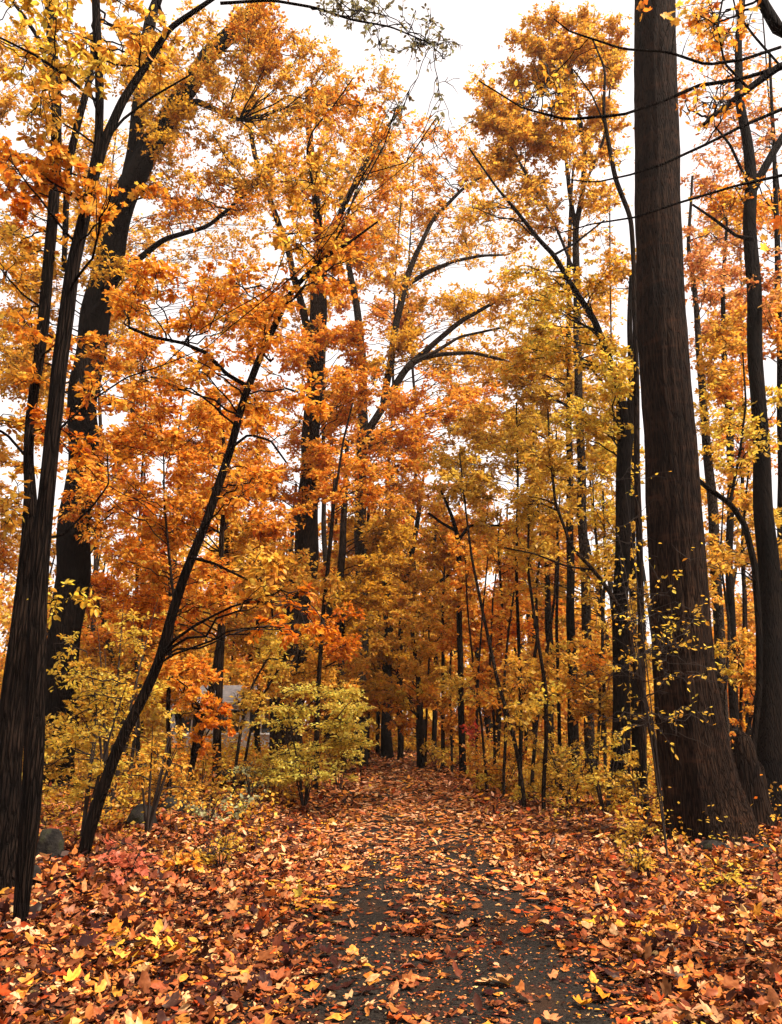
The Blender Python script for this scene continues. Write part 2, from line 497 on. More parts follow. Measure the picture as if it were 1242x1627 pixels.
def grow_blob(tl_, tb, lv, start, r0, C, R, pal, cover, ll, rng, kind='ovate', flat=0.7, far=False, limb=True, layer=False):
    """a limb from start to C, side branches, twigs and the leaves along them"""
    d = C - start
    dist = np.linalg.norm(d)
    mid = start + d * 0.5 + np.array([0, 0, 0.16 * dist]) + rng.standard_normal(3) * 0.07 * dist
    if d[2] > 0.3 * dist:
        mid = start + d * 0.45 + np.array([d[0] * .18, d[1] * .18, -0.05 * dist]) + rng.standard_normal(3) * 0.06 * dist
    k = 9
    L = bez(start, mid, C, k)
    L[1:-1] += rng.standard_normal((k - 2, 3)) * 0.018 * dist
    rb = min(r0 * 0.5, 0.006 + 0.0055 * dist + 0.006 * R)
    if limb:
        tl_.batch(L[None], np.linspace(rb, max(rb * 0.3, 0.005), k)[None], 6 if not far else 4)
    area = 0.27 * ll * ll
    if far or C[1] > 13:
        kind = 'rhomb' if kind == 'ovate' else kind
    total = int(COV * cover * math.pi * R * R * 0.85 / area)
    total = max(total, 20)
    ns = int(np.clip(total / 160, 4, 16))
    # side branches
    ti = rng.uniform(0.45, 1.0, ns)
    S = np.stack([np.interp(ti, np.linspace(0, 1, k), L[:, j]) for j in range(3)], 1)
    g = rng.standard_normal((ns, 3)); g /= np.linalg.norm(g, axis=1, keepdims=True)
    E = C + g * R * rng.uniform(.5, 1.15, (ns, 1)) * np.array([1, 1, flat])
    if layer:
        E[:, 2] = C[2] + R * flat * rng.uniform(-1, 1, ns)
    if layer and flat < .2:
        S = S.copy(); S[:, 2] = C[2] + (S[:, 2] - C[2]) * .3
        E[:, 2] -= .10 * np.abs(E[:, 0] - C[0])
    M = (S + E) / 2 + rng.standard_normal((ns, 3)) * R * .10 + np.array([0, 0, R * .10])
    kk = 6
    t = np.linspace(0, 1, kk)[None, :, None]
    B = (1 - t) ** 2 * S[:, None] + 2 * t * (1 - t) * M[:, None] + t * t * E[:, None]
    B[:, 1:-1] += rng.standard_normal((ns, kk - 2, 3)) * R * .035
    rs = max(rb * 0.42, 0.004)
    tb.batch(B, np.linspace(rs, max(rs * .35, .003), kk)[None].repeat(ns, 0), 4 if not far else 3)
    # twigs
    nt = max(8, total // 11)
    w = rng.integers(0, ns, nt)
    tt = rng.beta(1.5, 1.0, nt)
    ii = tt * (kk - 1); i0 = np.clip(ii.astype(int), 0, kk - 2); fr = (ii - i0)[:, None]
    T0 = B[w, i0] * (1 - fr) + B[w, i0 + 1] * fr
    bd = E[w] - S[w]; bd /= (np.linalg.norm(bd, axis=1, keepdims=True) + 1e-9)
    g = rng.standard_normal((nt, 3)); g[:, 2] *= (.30 if layer else .65)
    g /= np.linalg.norm(g, axis=1, keepdims=True)
    td = bd * .45 + g + np.array([0, 0, .08])
    td /= np.linalg.norm(td, axis=1, keepdims=True)
    tl = R * rng.uniform(.2, .75, (nt, 1))
    T2 = T0 + td * tl
    T1 = T0 + td * tl * .5 + rng.standard_normal((nt, 3)) * tl * .07 + np.array([0, 0, .05]) * tl
    T2[:, 2] -= tl[:, 0] * .08
    show = np.arange(nt) if not far else np.arange(0, nt, 2)
    rt = 0.0036 if not far else 0.006
    tb.batch(np.stack([T0, T1, T2], 1)[show], np.array([[rt * 1.3, rt, rt * .5]]).repeat(len(show), 0), 3)
    # leaves on twigs
    nl = total
    w2 = rng.integers(0, nt, nl)
    s = rng.uniform(.1, 1.05, (nl, 1))
    Pp = (1 - s) ** 2 * T0[w2] + 2 * s * (1 - s) * T1[w2] + s * s * T2[w2]
    tdir = td[w2]
    side = rng.standard_normal((nl, 3)); side[:, 2] = side[:, 2] * .5 - .25
    ax = tdir * .5 + side * .7
    nn = rng.standard_normal((nl, 3)) * (.38 if layer else .62) + np.array([0, 0, .85])
    sz = ll * rng.uniform(.62, 1.28, nl)
    tw = pick(pal, nt, rng, .10)
    col = np.clip(pick(pal, nl, rng) * .62 + tw[w2] * .38, .008, .84)
    wd = rng.uniform(.75, 1.15, nl)
    lv.add(Pp + side * ll * .12, ax, nn, sz, col, kind, width=wd, curl=rng.uniform(-.35, .25, nl))


def make_tree(name, label, stems, regions, cat='tree', group=None, bark=None, seed=1, flare=0.35, sides=14,
              extra=None, leaf_kind='ovate', roots=0, wmul=1.0, wob=.12):
    """stems: list of lists of (px,py,width_px,Y). regions: (cx,cy,rx,ry,Y,n,palette,cover[,opts])"""
    rng = np.random.default_rng(seed * 97 + 13)
    bark = bark or M_BARK
    trunk, tw, lv = Tubes(), Tubes(), Leaves()
    tp, tr = [], []
    base = None
    for si, st in enumerate(stems):
        pts = np.array([at(p[0], p[1], p[3]) for p in st])
        rad = np.array([p[2] / 2 * .9 * wmul * mpp(p[1], p[3]) for p in st])
        if si == 0:
            gx, gy = pts[0][0], pts[0][1]
            gz = float(ground(gx, gy))
            b0 = np.array([gx, gy, gz - 0.12])
            if pts[0][2] > gz + 0.15:
                pts = np.vstack([b0, pts]); rad = np.concatenate([[rad[0] * 1.08], rad])
            else:
                pts[0] = b0
            base = np.array([gx, gy, gz])
        elif len(st[0]) > 4:     # ground-rooted extra stem
            gz = float(ground(pts[0][0], pts[0][1]))
            if pts[0][2] > gz + .15:
                pts = np.vstack([[pts[0][0], pts[0][1], gz - .12], pts]); rad = np.concatenate([[rad[0] * 1.08], rad])
            else:
                pts[0][2] = gz - .12
        thin = rad.max() < 0.05
        Q, rr = trunk.stem(pts, np.maximum(rad, .004), sides=(6 if thin else sides), flare=(flare if (si == 0 or len(st[0]) > 4) else 0),
                           rough=.045 if wob > .05 else .022, rng=rng, roots=roots, wob=wob)
        tp.append(Q); tr.append(rr)
    TP = np.concatenate(tp); TR = np.concatenate(tr)
    root = thing(name, base, label, cat, group)
    for rg in regions:
        cx, cy, rx, ry, Y, n, pal, cover = rg[:8]
        o = rg[8] if len(rg) > 8 else {}
        ll = o.get('ll', leaf_len(Y)) * o.get('ls', 1.0)
        n0 = n
        if cy < 520 and Y > 7:
            cover = cover * .74
            ll = ll * .92
        n = int(math.ceil(n * 1.45)) if n > 2 else n
        for i in range(n):
            for _ in range(30):
                a, b = rng.uniform(-1, 1, 2)
                if a * a + b * b <= 1: break
            q = math.sqrt(max(n0, 1))
            rr = 0.95 / q * math.sqrt(rx * ry) * rng.uniform(.75, 1.35) * (1.22 if n > 1 else 1)
            sx = max(rx * 1.12 - rr * .45, 0) if n > 1 else 0
            sy = max(ry * 1.12 - rr * .45, 0) if n > 1 else 0
            px, py = cx + a * sx, cy + b * sy
            R = rr * mpp(py, Y)
            Yj = Y + rng.uniform(-1, 1) * min(o.get('dy', 1.2) , Y * .12)
            C = at(px, py, Yj)
            if C[2] < 0.35 + R * .5:
                C[2] = 0.35 + R * .5
            # nearest lower trunk point
            dd = np.linalg.norm(TP - C, axis=1)
            low = np.clip(TP[:, 2] - (C[2] - 0.25 * dd), 0, None) * 1.6 + np.clip(1.2 - TP[:, 2], 0, None) * .5
            j = int(np.argmin(dd + low))
            grow_blob(trunk, tw, lv, TP[j], max(TR[j], .008), C, R, pal, cover, ll, rng, o.get('kind', leaf_kind),
                      o.get('flat', .7), far=Y > 17, limb=not o.get('nolimb', False), layer=o.get('layer', False))
    if extra:
        extra(trunk, lv, TP, TR, rng)
    trunk.build('trunk', bark, root, base)
    lv.build('crown', M_LEAF, root, base, twigs=tw)
    return root


def S(*pts, Y):
    return [(p[0], p[1], p[2], Y) for p in pts]


exec_trees = []

# ================================================================== TREES
# ---- left foreground pair
make_tree('tree', 'nearest dark tree at the left edge, its upper stem forking and slanting right', [
    S((31, 1500, 27), (36, 1400, 36), (44, 1300, 42), (52, 1190, 42), (58, 1080, 40), (62, 950, 38), (67, 850, 36), (72, 790, 32),
      (80, 700, 30), (93, 590, 30), (108, 500, 30), (117, 425, 27), (132, 350, 25), (145, 290, 22), (165, 225, 20), (195, 160, 18),
      (235, 100, 15), (270, 45, 12), (335, 0, 9), (400, -45, 7), Y=5.9),
    S((146, 285, 20), (158, 225, 18), (158, 150, 18), (153, 60, 18), (150, -80, 16), Y=5.9),
    S((255, 75, 8), (262, 40, 7), (245, -20, 6), Y=5.9),
    S((158, 235, 7), (195, 190, 6), (240, 155, 5), (300, 120, 4), Y=5.9),
    S((153, 160, 8), (110, 125, 7), (60, 90, 6), (0, 60, 5), (-60, 40, 4), Y=5.9),
    S((85, 690, 6), (140, 640, 5), (200, 600, 4), (260, 580, 3), Y=5.9),
    S((350, 5, 7), (430, 0, 6), (500, 12, 6), (560, 32, 5), (620, 42, 4), (690, 72, 3), Y=5.9)],
    [(60, 60, 100, 80, 6.0, 5, 'yellow', .40), (180, 60, 90, 70, 5.8, 4, 'gold', .40), (40, 260, 70, 60, 5.6, 3, 'orange', .55, {'kind': 'maple', 'ls': 1.05}),
     (180, 300, 60, 35, 5.6, 3, 'orange', .5, {'kind': 'maple', 'ls': 1.05}), (60, 150, 80, 80, 6.2, 3, 'gold', .35),
     (640, 60, 75, 50, 5.9, 3, 'greygreen', .05, {'ls': .7}), (555, 15, 60, 25, 5.9, 3, 'greygreen', .22, {'ls': .7}),
     (690, 120, 40, 90, 5.9, 3, 'greygreen', .035, {'ls': .7}), (645, 190, 30, 40, 5.9, 2, 'greygreen', .10, {'ls': .7}),
     (180, 610, 80, 40, 5.8, 2, 'orange', .25, {'ls': .9})],
    bark=M_BARKDARK, seed=1, flare=.16, sides=40, roots=4, wmul=.82, wob=.2)

make_tree('tree', 'dark tree just behind the nearest left trunk, straight upper stem near the top left corner', [
    S((4, 1425, 78), (8, 1330, 68), (14, 1250, 62), (20, 1160, 58), (26, 1080, 54), (38, 950, 48), (47, 850, 36), (49, 780, 24), (46, 730, 20),
      (49, 660, 19), (58, 590, 20), (66, 520, 24), (75, 430, 23), (85, 350, 23), (90, 270, 23), (87, 150, 22), (80, 0, 21), (76, -90, 18), Y=7.0),
    S((100, 430, 12), (105, 325, 15), (112, 250, 17), (125, 190, 17), (142, 125, 14), (150, 50, 11), (160, -40, 9), Y=7.1),
    S((82, 130, 9), (60, 60, 9), (30, 15, 8), (0, -20, 7), Y=7.0),
    S((45, 730, 6), (10, 690, 6), (-30, 670, 5), Y=7.0),
    S((84, 265, 7), (40, 245, 6), (-10, 248, 6), Y=7.0),
    S((50, 860, 8), (100, 850, 6), (150, 800, 5), (172, 770, 4), (170, 720, 3), Y=7.0)],
    [(40, 420, 70, 80, 7.2, 4, 'gold', .5), (60, 560, 80, 70, 7.4, 4, 'orange', .5), (30, 700, 60, 60, 7.2, 3, 'gold', .5),
     (100, 690, 70, 40, 6.8, 3, 'deep', .35), (30, 830, 50, 60, 7.2, 2, 'gold', .35), (250, 130, 70, 60, 7.4, 3, 'gold', .4),
     (20, 330, 60, 40, 7, 2, 'deep', .5, {'kind': 'maple', 'ls': 1.1}), (90, 930, 60, 40, 6.8, 2, 'lime', .35)],
    bark=M_BARKDARK, seed=2, flare=.3, sides=40, roots=4, wmul=.8, wob=.2)

# ---- slender leaning tree
make_tree('tree', 'slender bare trunk leaning steeply to the right across the left side of the track', [
    S((127, 1392, 28), (140, 1330, 26), (160, 1265, 25), (185, 1195, 24), (205, 1150, 23), (228, 1105, 22), (252, 1050, 21), (272, 980, 21), (292, 920, 20),
      (328, 830, 19), (347, 770, 19), (366, 712, 18), (385, 640, 17), (412, 570, 16), (440, 510, 14), (462, 465, 12), (485, 438, 10), (520, 405, 9),
      (555, 385, 6), (600, 352, 4), Y=8.4),
    S((520, 405, 7), (508, 350, 6), (498, 300, 5), (487, 240, 5), (495, 210, 4), (530, 168, 4), (560, 125, 3), Y=8.4),
    S((520, 405, 6), (550, 350, 5), (570, 290, 4), (600, 240, 3), Y=8.4),
    S((415, 560, 4), (430, 575, 5), (434, 568, 4), Y=8.3),
    S((366, 712, 7), (395, 690, 6), (430, 700, 5), (455, 735, 4), Y=8.3),
    S((395, 615, 10), (360, 595, 9), (325, 560, 9), (290, 545, 8), (240, 535, 8), (205, 520, 7), Y=8.6),
    S((300, 885, 8), (340, 895, 6), (380, 915, 5), (415, 930, 4), Y=8.3)],
    [(270, 470, 90, 60, 8.6, 6, 'orange', .8), (390, 500, 80, 70, 8.8, 5, 'orange', .65), (300, 590, 90, 40, 8.4, 4, 'orange', .6),
     (500, 300, 80, 100, 8.6, 5, 'gold', .38), (560, 200, 70, 70, 8.6, 4, 'rust', .30), (470, 380, 60, 60, 8.6, 3, 'gold', .4),
     (440, 640, 70, 50, 8.5, 4, 'orange', .6), (430, 920, 70, 35, 8.2, 4, 'gold', .7), (480, 990, 60, 50, 8.0, 3, 'deep', .6),
     (550, 430, 60, 50, 8.5, 3, 'orange', .5), (380, 750, 60, 60, 8.6, 3, 'orange', .4)],
    bark=M_BARKDARK, seed=3, flare=.25, sides=16, wmul=.8)

# ---- big dark tree left, forked and clothed in brown leaves
make_tree('tree', 'thick dark tree with a swollen burl at mid height behind the two left edge trunks', [
    S((84, 1262, 70), (90, 1180, 62), (97, 1090, 58), (105, 1000, 54), (114, 900, 54), (122, 810, 52), (135, 730, 58), (132, 665, 50), (135, 600, 52),
      (150, 520, 50), (165, 450, 46), (180, 370, 44), (205, 295, 42), (232, 240, 40), (262, 200, 36), (290, 150, 31), (330, 90, 28), (400, 20, 24),
      (440, -50, 20), Y=16.5),
    S((205, 300, 30), (213, 230, 26), (225, 160, 24), (228, 90, 22), (240, 30, 18), (262, -40, 14), Y=16.5),
    S((262, 205, 14), (310, 160, 12), (345, 175, 9), (380, 190, 6), Y=16.2),
    S((165, 640, 10), (200, 640, 9), (222, 665, 8), (232, 700, 6), Y=16),
    S((150, 500, 14), (185, 440, 12), (260, 380, 9), (330, 360, 7), (400, 300, 5), Y=16)],
    [(340, 90, 100, 80, 16.5, 8, 'gold', .8), (290, 180, 60, 50, 16.2, 5, 'darkgold', .9), (415, 40, 50, 60, 16.2, 6, 'rust', 1.0),
     (230, 100, 60, 90, 16.8, 5, 'gold', .75), (380, 260, 80, 70, 16.5, 5, 'gold', .6), (260, 300, 70, 60, 16.5, 4, 'gold', .7),
     (180, 400, 60, 60, 15.8, 4, 'darkgold', .9), (330, 340, 90, 60, 16, 5, 'orange', .5), (500, 120, 80, 60, 16.5, 5, 'gold', .55),
     (200, 560, 60, 50, 15.5, 3, 'orange', .8), (240, 740, 70, 60, 15.5, 5, 'orange', .9), (60, 480, 70, 70, 17, 4, 'gold', .7),
     (480, 210, 70, 70, 16.5, 5, 'gold', .5), (20, 600, 50, 80, 17, 3, 'gold', .8), (150, 820, 50, 60, 15.4, 3, 'orange', .7)],
    bark=M_BARKDARK, seed=4, flare=.35, sides=28, roots=5)

# ---- two crooked thin trees left of centre
make_tree('tree', 'crooked slim trunk curving left at its foot, orange leaves hanging beside it', [
    S((300, 1250, 10), (306, 1210, 10), (314, 1175, 12), (324, 1140, 13), (334, 1105, 13), (343, 1066, 14), (350, 1020, 13), (353, 970, 12), (350, 910, 10),
      (352, 850, 9), (358, 790, 8), (355, 700, 6), (345, 620, 5), Y=14.5)],
    [(330, 800, 80, 70, 14.5, 5, 'orange', .9), (250, 830, 70, 60, 14.5, 4, 'orange', .9), (300, 700, 80, 60, 14.5, 5, 'orange', .75),
     (300, 1090, 40, 40, 12.5, 4, 'orange', 1.0, {'kind': 'maple', 'ls': .9}), (330, 1150, 28, 50, 12.2, 4, 'deep', 1.0, {'kind': 'maple', 'ls': .9}),
     (250, 960, 60, 60, 14.5, 5, 'deep', .8)],
    seed=5, flare=.15)
make_tree('tree', 'upright slim dark trunk beside the crooked one, bright yellow tuft on its top', [
    S((345, 1228, 15), (345, 1150, 14), (348, 1080, 12), (354, 1000, 10), (357, 930, 9), (360, 860, 10), (362, 800, 8), (364, 740, 5), Y=17)],
    [(350, 800, 45, 30, 16.5, 4, 'yellow', 1.1), (380, 870, 60, 50, 17, 4, 'gold', 1.0), (420, 830, 60, 50, 17, 4, 'orange', .9)],
    seed=6, flare=.2)

make_tree('tree', 'middle distance trunk left of the track with a pale knot scar and leafy fork above', [
    S((452, 1195, 54), (460, 1080, 47), (473, 980, 46), (484, 890, 43), (490, 800, 37), (494, 700, 32), (500, 600, 30), (503, 540, 31), (505, 470, 28),
      (508, 400, 20), (503, 320, 15), (492, 220, 11), (488, 140, 8), Y=22),
    S((497, 570, 14), (478, 480, 13), (455, 390, 11), (430, 320, 10), (410, 270, 9), (396, 200, 8), (388, 110, 6), Y=22),
    S((507, 430, 14), (540, 340, 11), (570, 280, 9), (600, 220, 6), (640, 170, 4), Y=22)],
    [(400, 180, 70, 90, 22, 6, 'gold', .6), (520, 200, 60, 80, 22, 5, 'orange', .5), (580, 260, 70, 60, 22, 5, 'gold', .6), (460, 300, 60, 60, 22, 4, 'orange', .5),
     (550, 390, 70, 60, 21.5, 5, 'deep', .9), (430, 560, 60, 60, 21, 4, 'orange', 1.0), (530, 520, 50, 50, 21, 3, 'orange', 1.0), (560, 610, 60, 60, 20.5, 5, 'orange', 1.0),
     (440, 760, 70, 60, 21, 5, 'orange', 1.0), (530, 730, 60, 60, 20.5, 5, 'orange', 1.0), (420, 880, 80, 60, 20.5, 6, 'gold', 1.1),
     (560, 150, 60, 60, 22, 4, 'gold', .45), (520, 1000, 50, 50, 19, 4, 'deep', 1.0), (470, 1080, 50, 50, 19.5, 5, 'gold', .8), (460, 1010, 40, 36, 19.5, 4, 'yellow', .8), (530, 1090, 40, 50, 20, 4, 'gold', .8), (620, 300, 60, 40, 22, 3, 'orange', .5)],
    bark=M_BARK, seed=7, flare=.3, sides=20)

make_tree('tree', 'thin dark stem right of the knotted trunk rising from the yellow shrub', [
    S((503, 1165, 9), (507, 1060, 8), (513, 980, 8), (521, 900, 7), (528, 820, 7), (532, 760, 5), Y=18),
    S((528, 820, 5), (545, 700, 4), (560, 640, 3), Y=18)],
    [(560, 760, 60, 60, 18, 5, 'orange', .7), (500, 940, 50, 40, 17.5, 3, 'gold', .7)], seed=8)

make_tree('tree', 'trunk half hidden in golden leaves at the left edge of the far track', [
    S((542, 1190, 18), (542, 1080, 17), (540, 980, 15), (541, 900, 13), (548, 800, 10), (552, 700, 7), Y=27)],
    [(590, 860, 60, 60, 27, 6, 'darkgold', 1.0), (560, 960, 50, 50, 26, 5, 'darkgold', 1.1), (540, 1060, 40, 40, 25, 4, 'gold', 1.0), (575, 1110, 24, 40, 25, 4, 'darkgold', .9), (600, 770, 60, 40, 27, 4, 'rust', .9)],
    seed=9, flare=.25)

# ---- arching tree over the far end of the track
make_tree('tree', 'tree with long bare limbs arching right against white sky above the far track', [
    S((573, 1195, 26), (574, 1080, 24), (573, 960, 22), (572, 860, 21), (573, 760, 20), (576, 680, 19), (576, 600, 17), (573, 540, 14), (562, 460, 11),
      (545, 380, 9), (540, 300, 6), Y=29),
    S((576, 700, 14), (600, 660, 13), (626, 615, 13), (650, 580, 13), (690, 545, 10), (735, 508, 8), (790, 478, 5), (830, 465, 3), Y=29),
    S((645, 588, 10), (665, 570, 9), (700, 563, 8), (750, 560, 6), (800, 572, 5), (840, 590, 3), Y=28.6),
    S((655, 575, 8), (690, 560, 7), (730, 535, 5), (800, 520, 4), Y=28),
    S((610, 640, 14), (622, 560, 13), (632, 500, 12), (642, 455, 12), (662, 400, 9), (690, 345, 7), (735, 300, 5), (775, 275, 3), Y=29),
    S((642, 455, 9), (680, 432, 8), (720, 415, 6), (765, 406, 5), (805, 405, 3), Y=29)],
    [(700, 300, 80, 60, 29, 7, 'rust', .45), (680, 220, 60, 30, 29, 3, 'orange', .4), (740, 480, 80, 35, 29, 5, 'darkgold', .6), (700, 640, 70, 50, 28, 5, 'orange', .85),
     (740, 380, 60, 40, 29, 4, 'gold', .45), (560, 400, 60, 60, 29, 4, 'rust', .8), (620, 420, 40, 60, 29, 3, 'gold', .5), (800, 440, 50, 50, 29, 4, 'gold', .6),
     (640, 700, 60, 60, 28, 5, 'orange', .9), (620, 560, 50, 60, 28, 4, 'darkgold', .8), (760, 270, 60, 60, 29, 4, 'gold', .5)],
    bark=M_BARKGREY, seed=10, flare=.3)

# ---- centre golden trees
make_tree('tree', 'golden brown spreading tree filling the middle of the view above the track end', [
    S((636, 1180, 11), (634, 1080, 10), (638, 980, 9), (650, 900, 8), (665, 820, 8), (672, 760, 5), Y=33),
    S((648, 1000, 8), (690, 930, 6), (730, 900, 4), Y=32)],
    [(660, 900, 110, 70, 31, 12, 'gold', 1.0, {'layer': True, 'flat': .45}), (640, 990, 90, 50, 30, 10, 'gold', 1.0, {'layer': True, 'flat': .45}),
     (690, 830, 70, 40, 31, 6, 'gold', 1.0, {'layer': True, 'flat': .45}), (620, 1040, 70, 35, 29, 7, 'darkgold', 1.1, {'layer': True, 'flat': .4}),
     (750, 860, 60, 50, 31, 5, 'rust', 1.0), (620, 800, 60, 40, 31, 4, 'rust', 1.0), (700, 960, 60, 40, 30, 5, 'gold', .9, {'layer': True, 'flat': .45})],
    seed=11)
make_tree('tree', 'small maple with a yellow and orange tuft of leaves hanging over the track end', [
    S((668, 1186, 15), (667, 1130, 13), (664, 1080, 9), (657, 1020, 6), (650, 980, 4), Y=27)],
    [(650, 1105, 32, 24, 25, 4, 'yellow', 1.1), (632, 1140, 20, 22, 25, 3, 'orange', 1.1), (665, 1050, 40, 36, 25, 5, 'gold', 1.0), (655, 985, 36, 30, 26, 4, 'gold', .9), (600, 1120, 26, 24, 26, 3, 'orange', .8), (610, 1090, 30, 20, 25, 3, 'darkgold', .8)],
    seed=12, flare=.25)
for px, w, Y, lb, sd in [(582, 12, 33, 'narrow trunk in the dark gap at the track end, leftmost there', 13),
                         (614, 20, 35, 'broad dark trunk at the centre of the gap where the track ends', 14),
                         (600, 8, 38, 'thin trunk between the two dark trunks at the track end', 15),
                         (690, 9, 37, 'dim trunk right of the gap at the end of the track', 16)]:
    make_tree('tree', lb, [S((px, 1195, w), (px + 1, 1100, w * .9), (px + 3, 1000, w * .8), (px - 2, 900, w * .65), (px + 4, 800, w * .4), Y=Y)],
              [(px, 880, 40, 60, Y, 5, 'darkgold', 1.0), (px + 10, 1010, 34, 36, Y, 4, 'gold', .9), (px + 6, 1085, 22, 24, Y - 1.5, 3, 'darkgold', .8)], seed=sd, flare=.3, bark=M_BARKDARK)

make_tree('tree', 'thin dark trunk right of the track end, dead twigs tangled half way up', [
    S((734, 1195, 12), (733, 1130, 12), (731, 1060, 11), (730, 980, 10), (729, 900, 9), (727, 850, 8), (718, 820, 6), (700, 780, 4), Y=23),
    S((727, 860, 6), (745, 835, 5), (800, 835, 4), Y=23), S((727, 845, 6), (700, 830, 5), (680, 815, 4), Y=23)],
    [(760, 930, 50, 50, 23, 4, 'rust', .8), (720, 1010, 36, 30, 23, 3, 'orange', .8), (740, 800, 60, 50, 23, 5, 'olive', .7)], seed=17, bark=M_BARKDARK)
make_tree('tree', 'very thin straight pole trunk just right of the track end', [
    S((704, 1205, 8), (703, 1130, 7), (704, 1050, 6), (703, 980, 5), (706, 900, 3), Y=27)],
    [(710, 960, 36, 40, 26, 3, 'gold', .8), (690, 1110, 24, 30, 25, 3, 'rust', .8)], seed=18)

# ---- right side
make_tree('tree', 'massive straight trunk with reddish furrowed bark and flared roots, right of the track', [
    S((1128, 1322, 138), (1114, 1250, 118), (1101, 1170, 108), (1088, 1080, 96), (1077, 915, 86), (1070, 790, 83), (1061, 665, 79), (1052, 540, 78),
      (1047, 430, 73), (1044, 270, 68), (1040, 0, 64), (1038, -100, 60), (1036, -200, 54), Y=10.6)],
    [], bark=M_BARKBIG, seed=20, flare=.16, sides=120, roots=6, wmul=1.07, wob=.02)
make_tree('tree', 'tall dark trunk near the right edge with a side limb forking right', [
    S((1222, 1270, 66), (1222, 1200, 52), (1225, 1100, 40), (1224, 1000, 36), (1219, 880, 34), (1212, 760, 31), (1205, 650, 26), (1200, 540, 25), (1196, 450, 23),
      (1191, 350, 21), (1193, 290, 20), (1186, 220, 17), (1174, 150, 15), (1172, 70, 12), (1182, -20, 10), Y=12.6),
    S((1194, 305, 15), (1210, 275, 14), (1230, 240, 13), (1262, 190, 11), Y=12.6),
    S((1196, 380, 8), (1170, 375, 6), (1130, 345, 5), (1100, 325, 4), Y=12.4),
    S((1192, 300, 6), (1160, 230, 5), (1135, 200, 3), Y=12.4)],
    [(1150, 320, 60, 60, 12.6, 3, 'orange', .35), (1220, 420, 40, 80, 12.6, 3, 'pink', .4), (1215, 640, 30, 60, 12, 3, 'lime', .4), (1120, 60, 60, 60, 12.6, 3, 'orange', .25)],
    bark=M_BARKDARK, seed=21, flare=.3, sides=22, roots=4)
make_tree('tree', 'gold crowned tall tree with the rounded top standing against the open sky', [
    S((938, 1222, 20), (935, 1080, 18), (931, 950, 16), (926, 850, 16), (922, 700, 15), (918, 600, 14), (917, 500, 13), (915, 420, 12), (915, 360, 11),
      (926, 300, 9), (929, 240, 8), (917, 170, 6), (905, 90, 4), Y=19),
    S((915, 370, 9), (904, 300, 7), (894, 210, 5), (886, 120, 4), Y=19),
    S((916, 440, 6), (870, 330, 5), (820, 250, 4), (790, 190, 3), Y=19),
    S((926, 300, 5), (960, 220, 4), (970, 130, 3), Y=19)],
    [(880, 80, 70, 65, 19, 11, 'gold', 2.0), (830, 170, 80, 70, 19, 13, 'gold', 2.1), (950, 110, 50, 90, 19, 9, 'gold', 1.8), (795, 230, 45, 50, 19, 6, 'gold', 1.5),
     (900, 210, 90, 55, 19, 11, 'gold', 1.4), (870, 290, 80, 50, 19, 6, 'gold', .6), (960, 300, 40, 60, 19, 4, 'gold', .4), (850, 370, 70, 50, 19, 5, 'gold', .42),
     (905, 150, 14, 18, 18.4, 1, 'crimson', .9), (770, 150, 24, 30, 19, 3, 'gold', .9)],
    bark=M_BARKGREY, seed=22, flare=.2)
make_tree('tree', 'trunk left of the massive one whose top bends far left in a long diagonal', [
    S((988, 1245, 34), (986, 1150, 30), (985, 1080, 29), (986, 980, 28), (987, 880, 27), (991, 780, 26), (992, 700, 23), (985, 630, 18), (965, 560, 12),
      (945, 510, 11), (915, 465, 10), (880, 405, 9), (858, 383, 8), (820, 335, 6), (790, 300, 4), (745, 235, 3), Y=14),
    S((991, 760, 18), (1000, 700, 16), (1003, 620, 13), (1000, 520, 9), (1003, 430, 7), Y=14.2),
    S((880, 405, 5), (915, 385, 4), (960, 350, 3), Y=14)],
    [(890, 470, 80, 50, 14, 6, 'yellow', .6), (950, 430, 50, 60, 14, 4, 'gold', .55), (830, 450, 60, 50, 14, 4, 'yellow', .5), (960, 560, 50, 60, 14, 4, 'yellow', .6),
     (860, 560, 70, 50, 14.5, 5, 'yellow', .75), (790, 350, 70, 60, 14, 4, 'gold', .22), (930, 660, 60, 50, 13.6, 5, 'lime', .7), (980, 620, 40, 60, 13.2, 4, 'lime', .7)],
    bark=M_BARKDARK, seed=23, flare=.3, sides=20, roots=4)
make_tree('tree', 'thinner trunk close behind the diagonal topped tree', [
    S((1012, 1215, 17), (1008, 1100, 15), (1006, 1000, 14), (1004, 900, 13), (1005, 800, 12), (1008, 700, 8), Y=17)],
    [(1000, 880, 34, 60, 17, 3, 'olive', .4)], seed=24, bark=M_BARKDARK)
make_tree('tree', 'narrow dark trunk twinned with the gold crowned tree, on its left', [
    S((913, 1212, 20), (909, 1080, 17), (906, 950, 15), (905, 800, 12), (904, 650, 10), (903, 450, 8), (906, 330, 6), (912, 250, 3), Y=20.5)],
    [(840, 500, 60, 50, 20, 4, 'yellow', .7), (860, 640, 80, 60, 20, 7, 'olive', .8), (790, 610, 60, 60, 20, 5, 'gold', .7), (940, 800, 50, 60, 20, 3, 'olive', .5)], seed=25, bark=M_BARKDARK)
make_tree('tree', 'bowed sapling springing from the foot of the massive trunk and bending left', [
    S((1049, 1262, 12), (1042, 1190, 11), (1025, 1120, 10), (1008, 1060, 10), (997, 990, 9), (965, 935, 8), (942, 905, 7), (908, 870, 6), (882, 800, 5), (874, 720, 4),
      (870, 650, 3), Y=12.8),
    S((940, 905, 4), (900, 900, 4), (850, 880, 3), (800, 870, 3), Y=12.8)],
    [(880, 700, 60, 60, 12.8, 5, 'olive', .45), (840, 800, 60, 40, 12.8, 3, 'olive', .3)], seed=26)
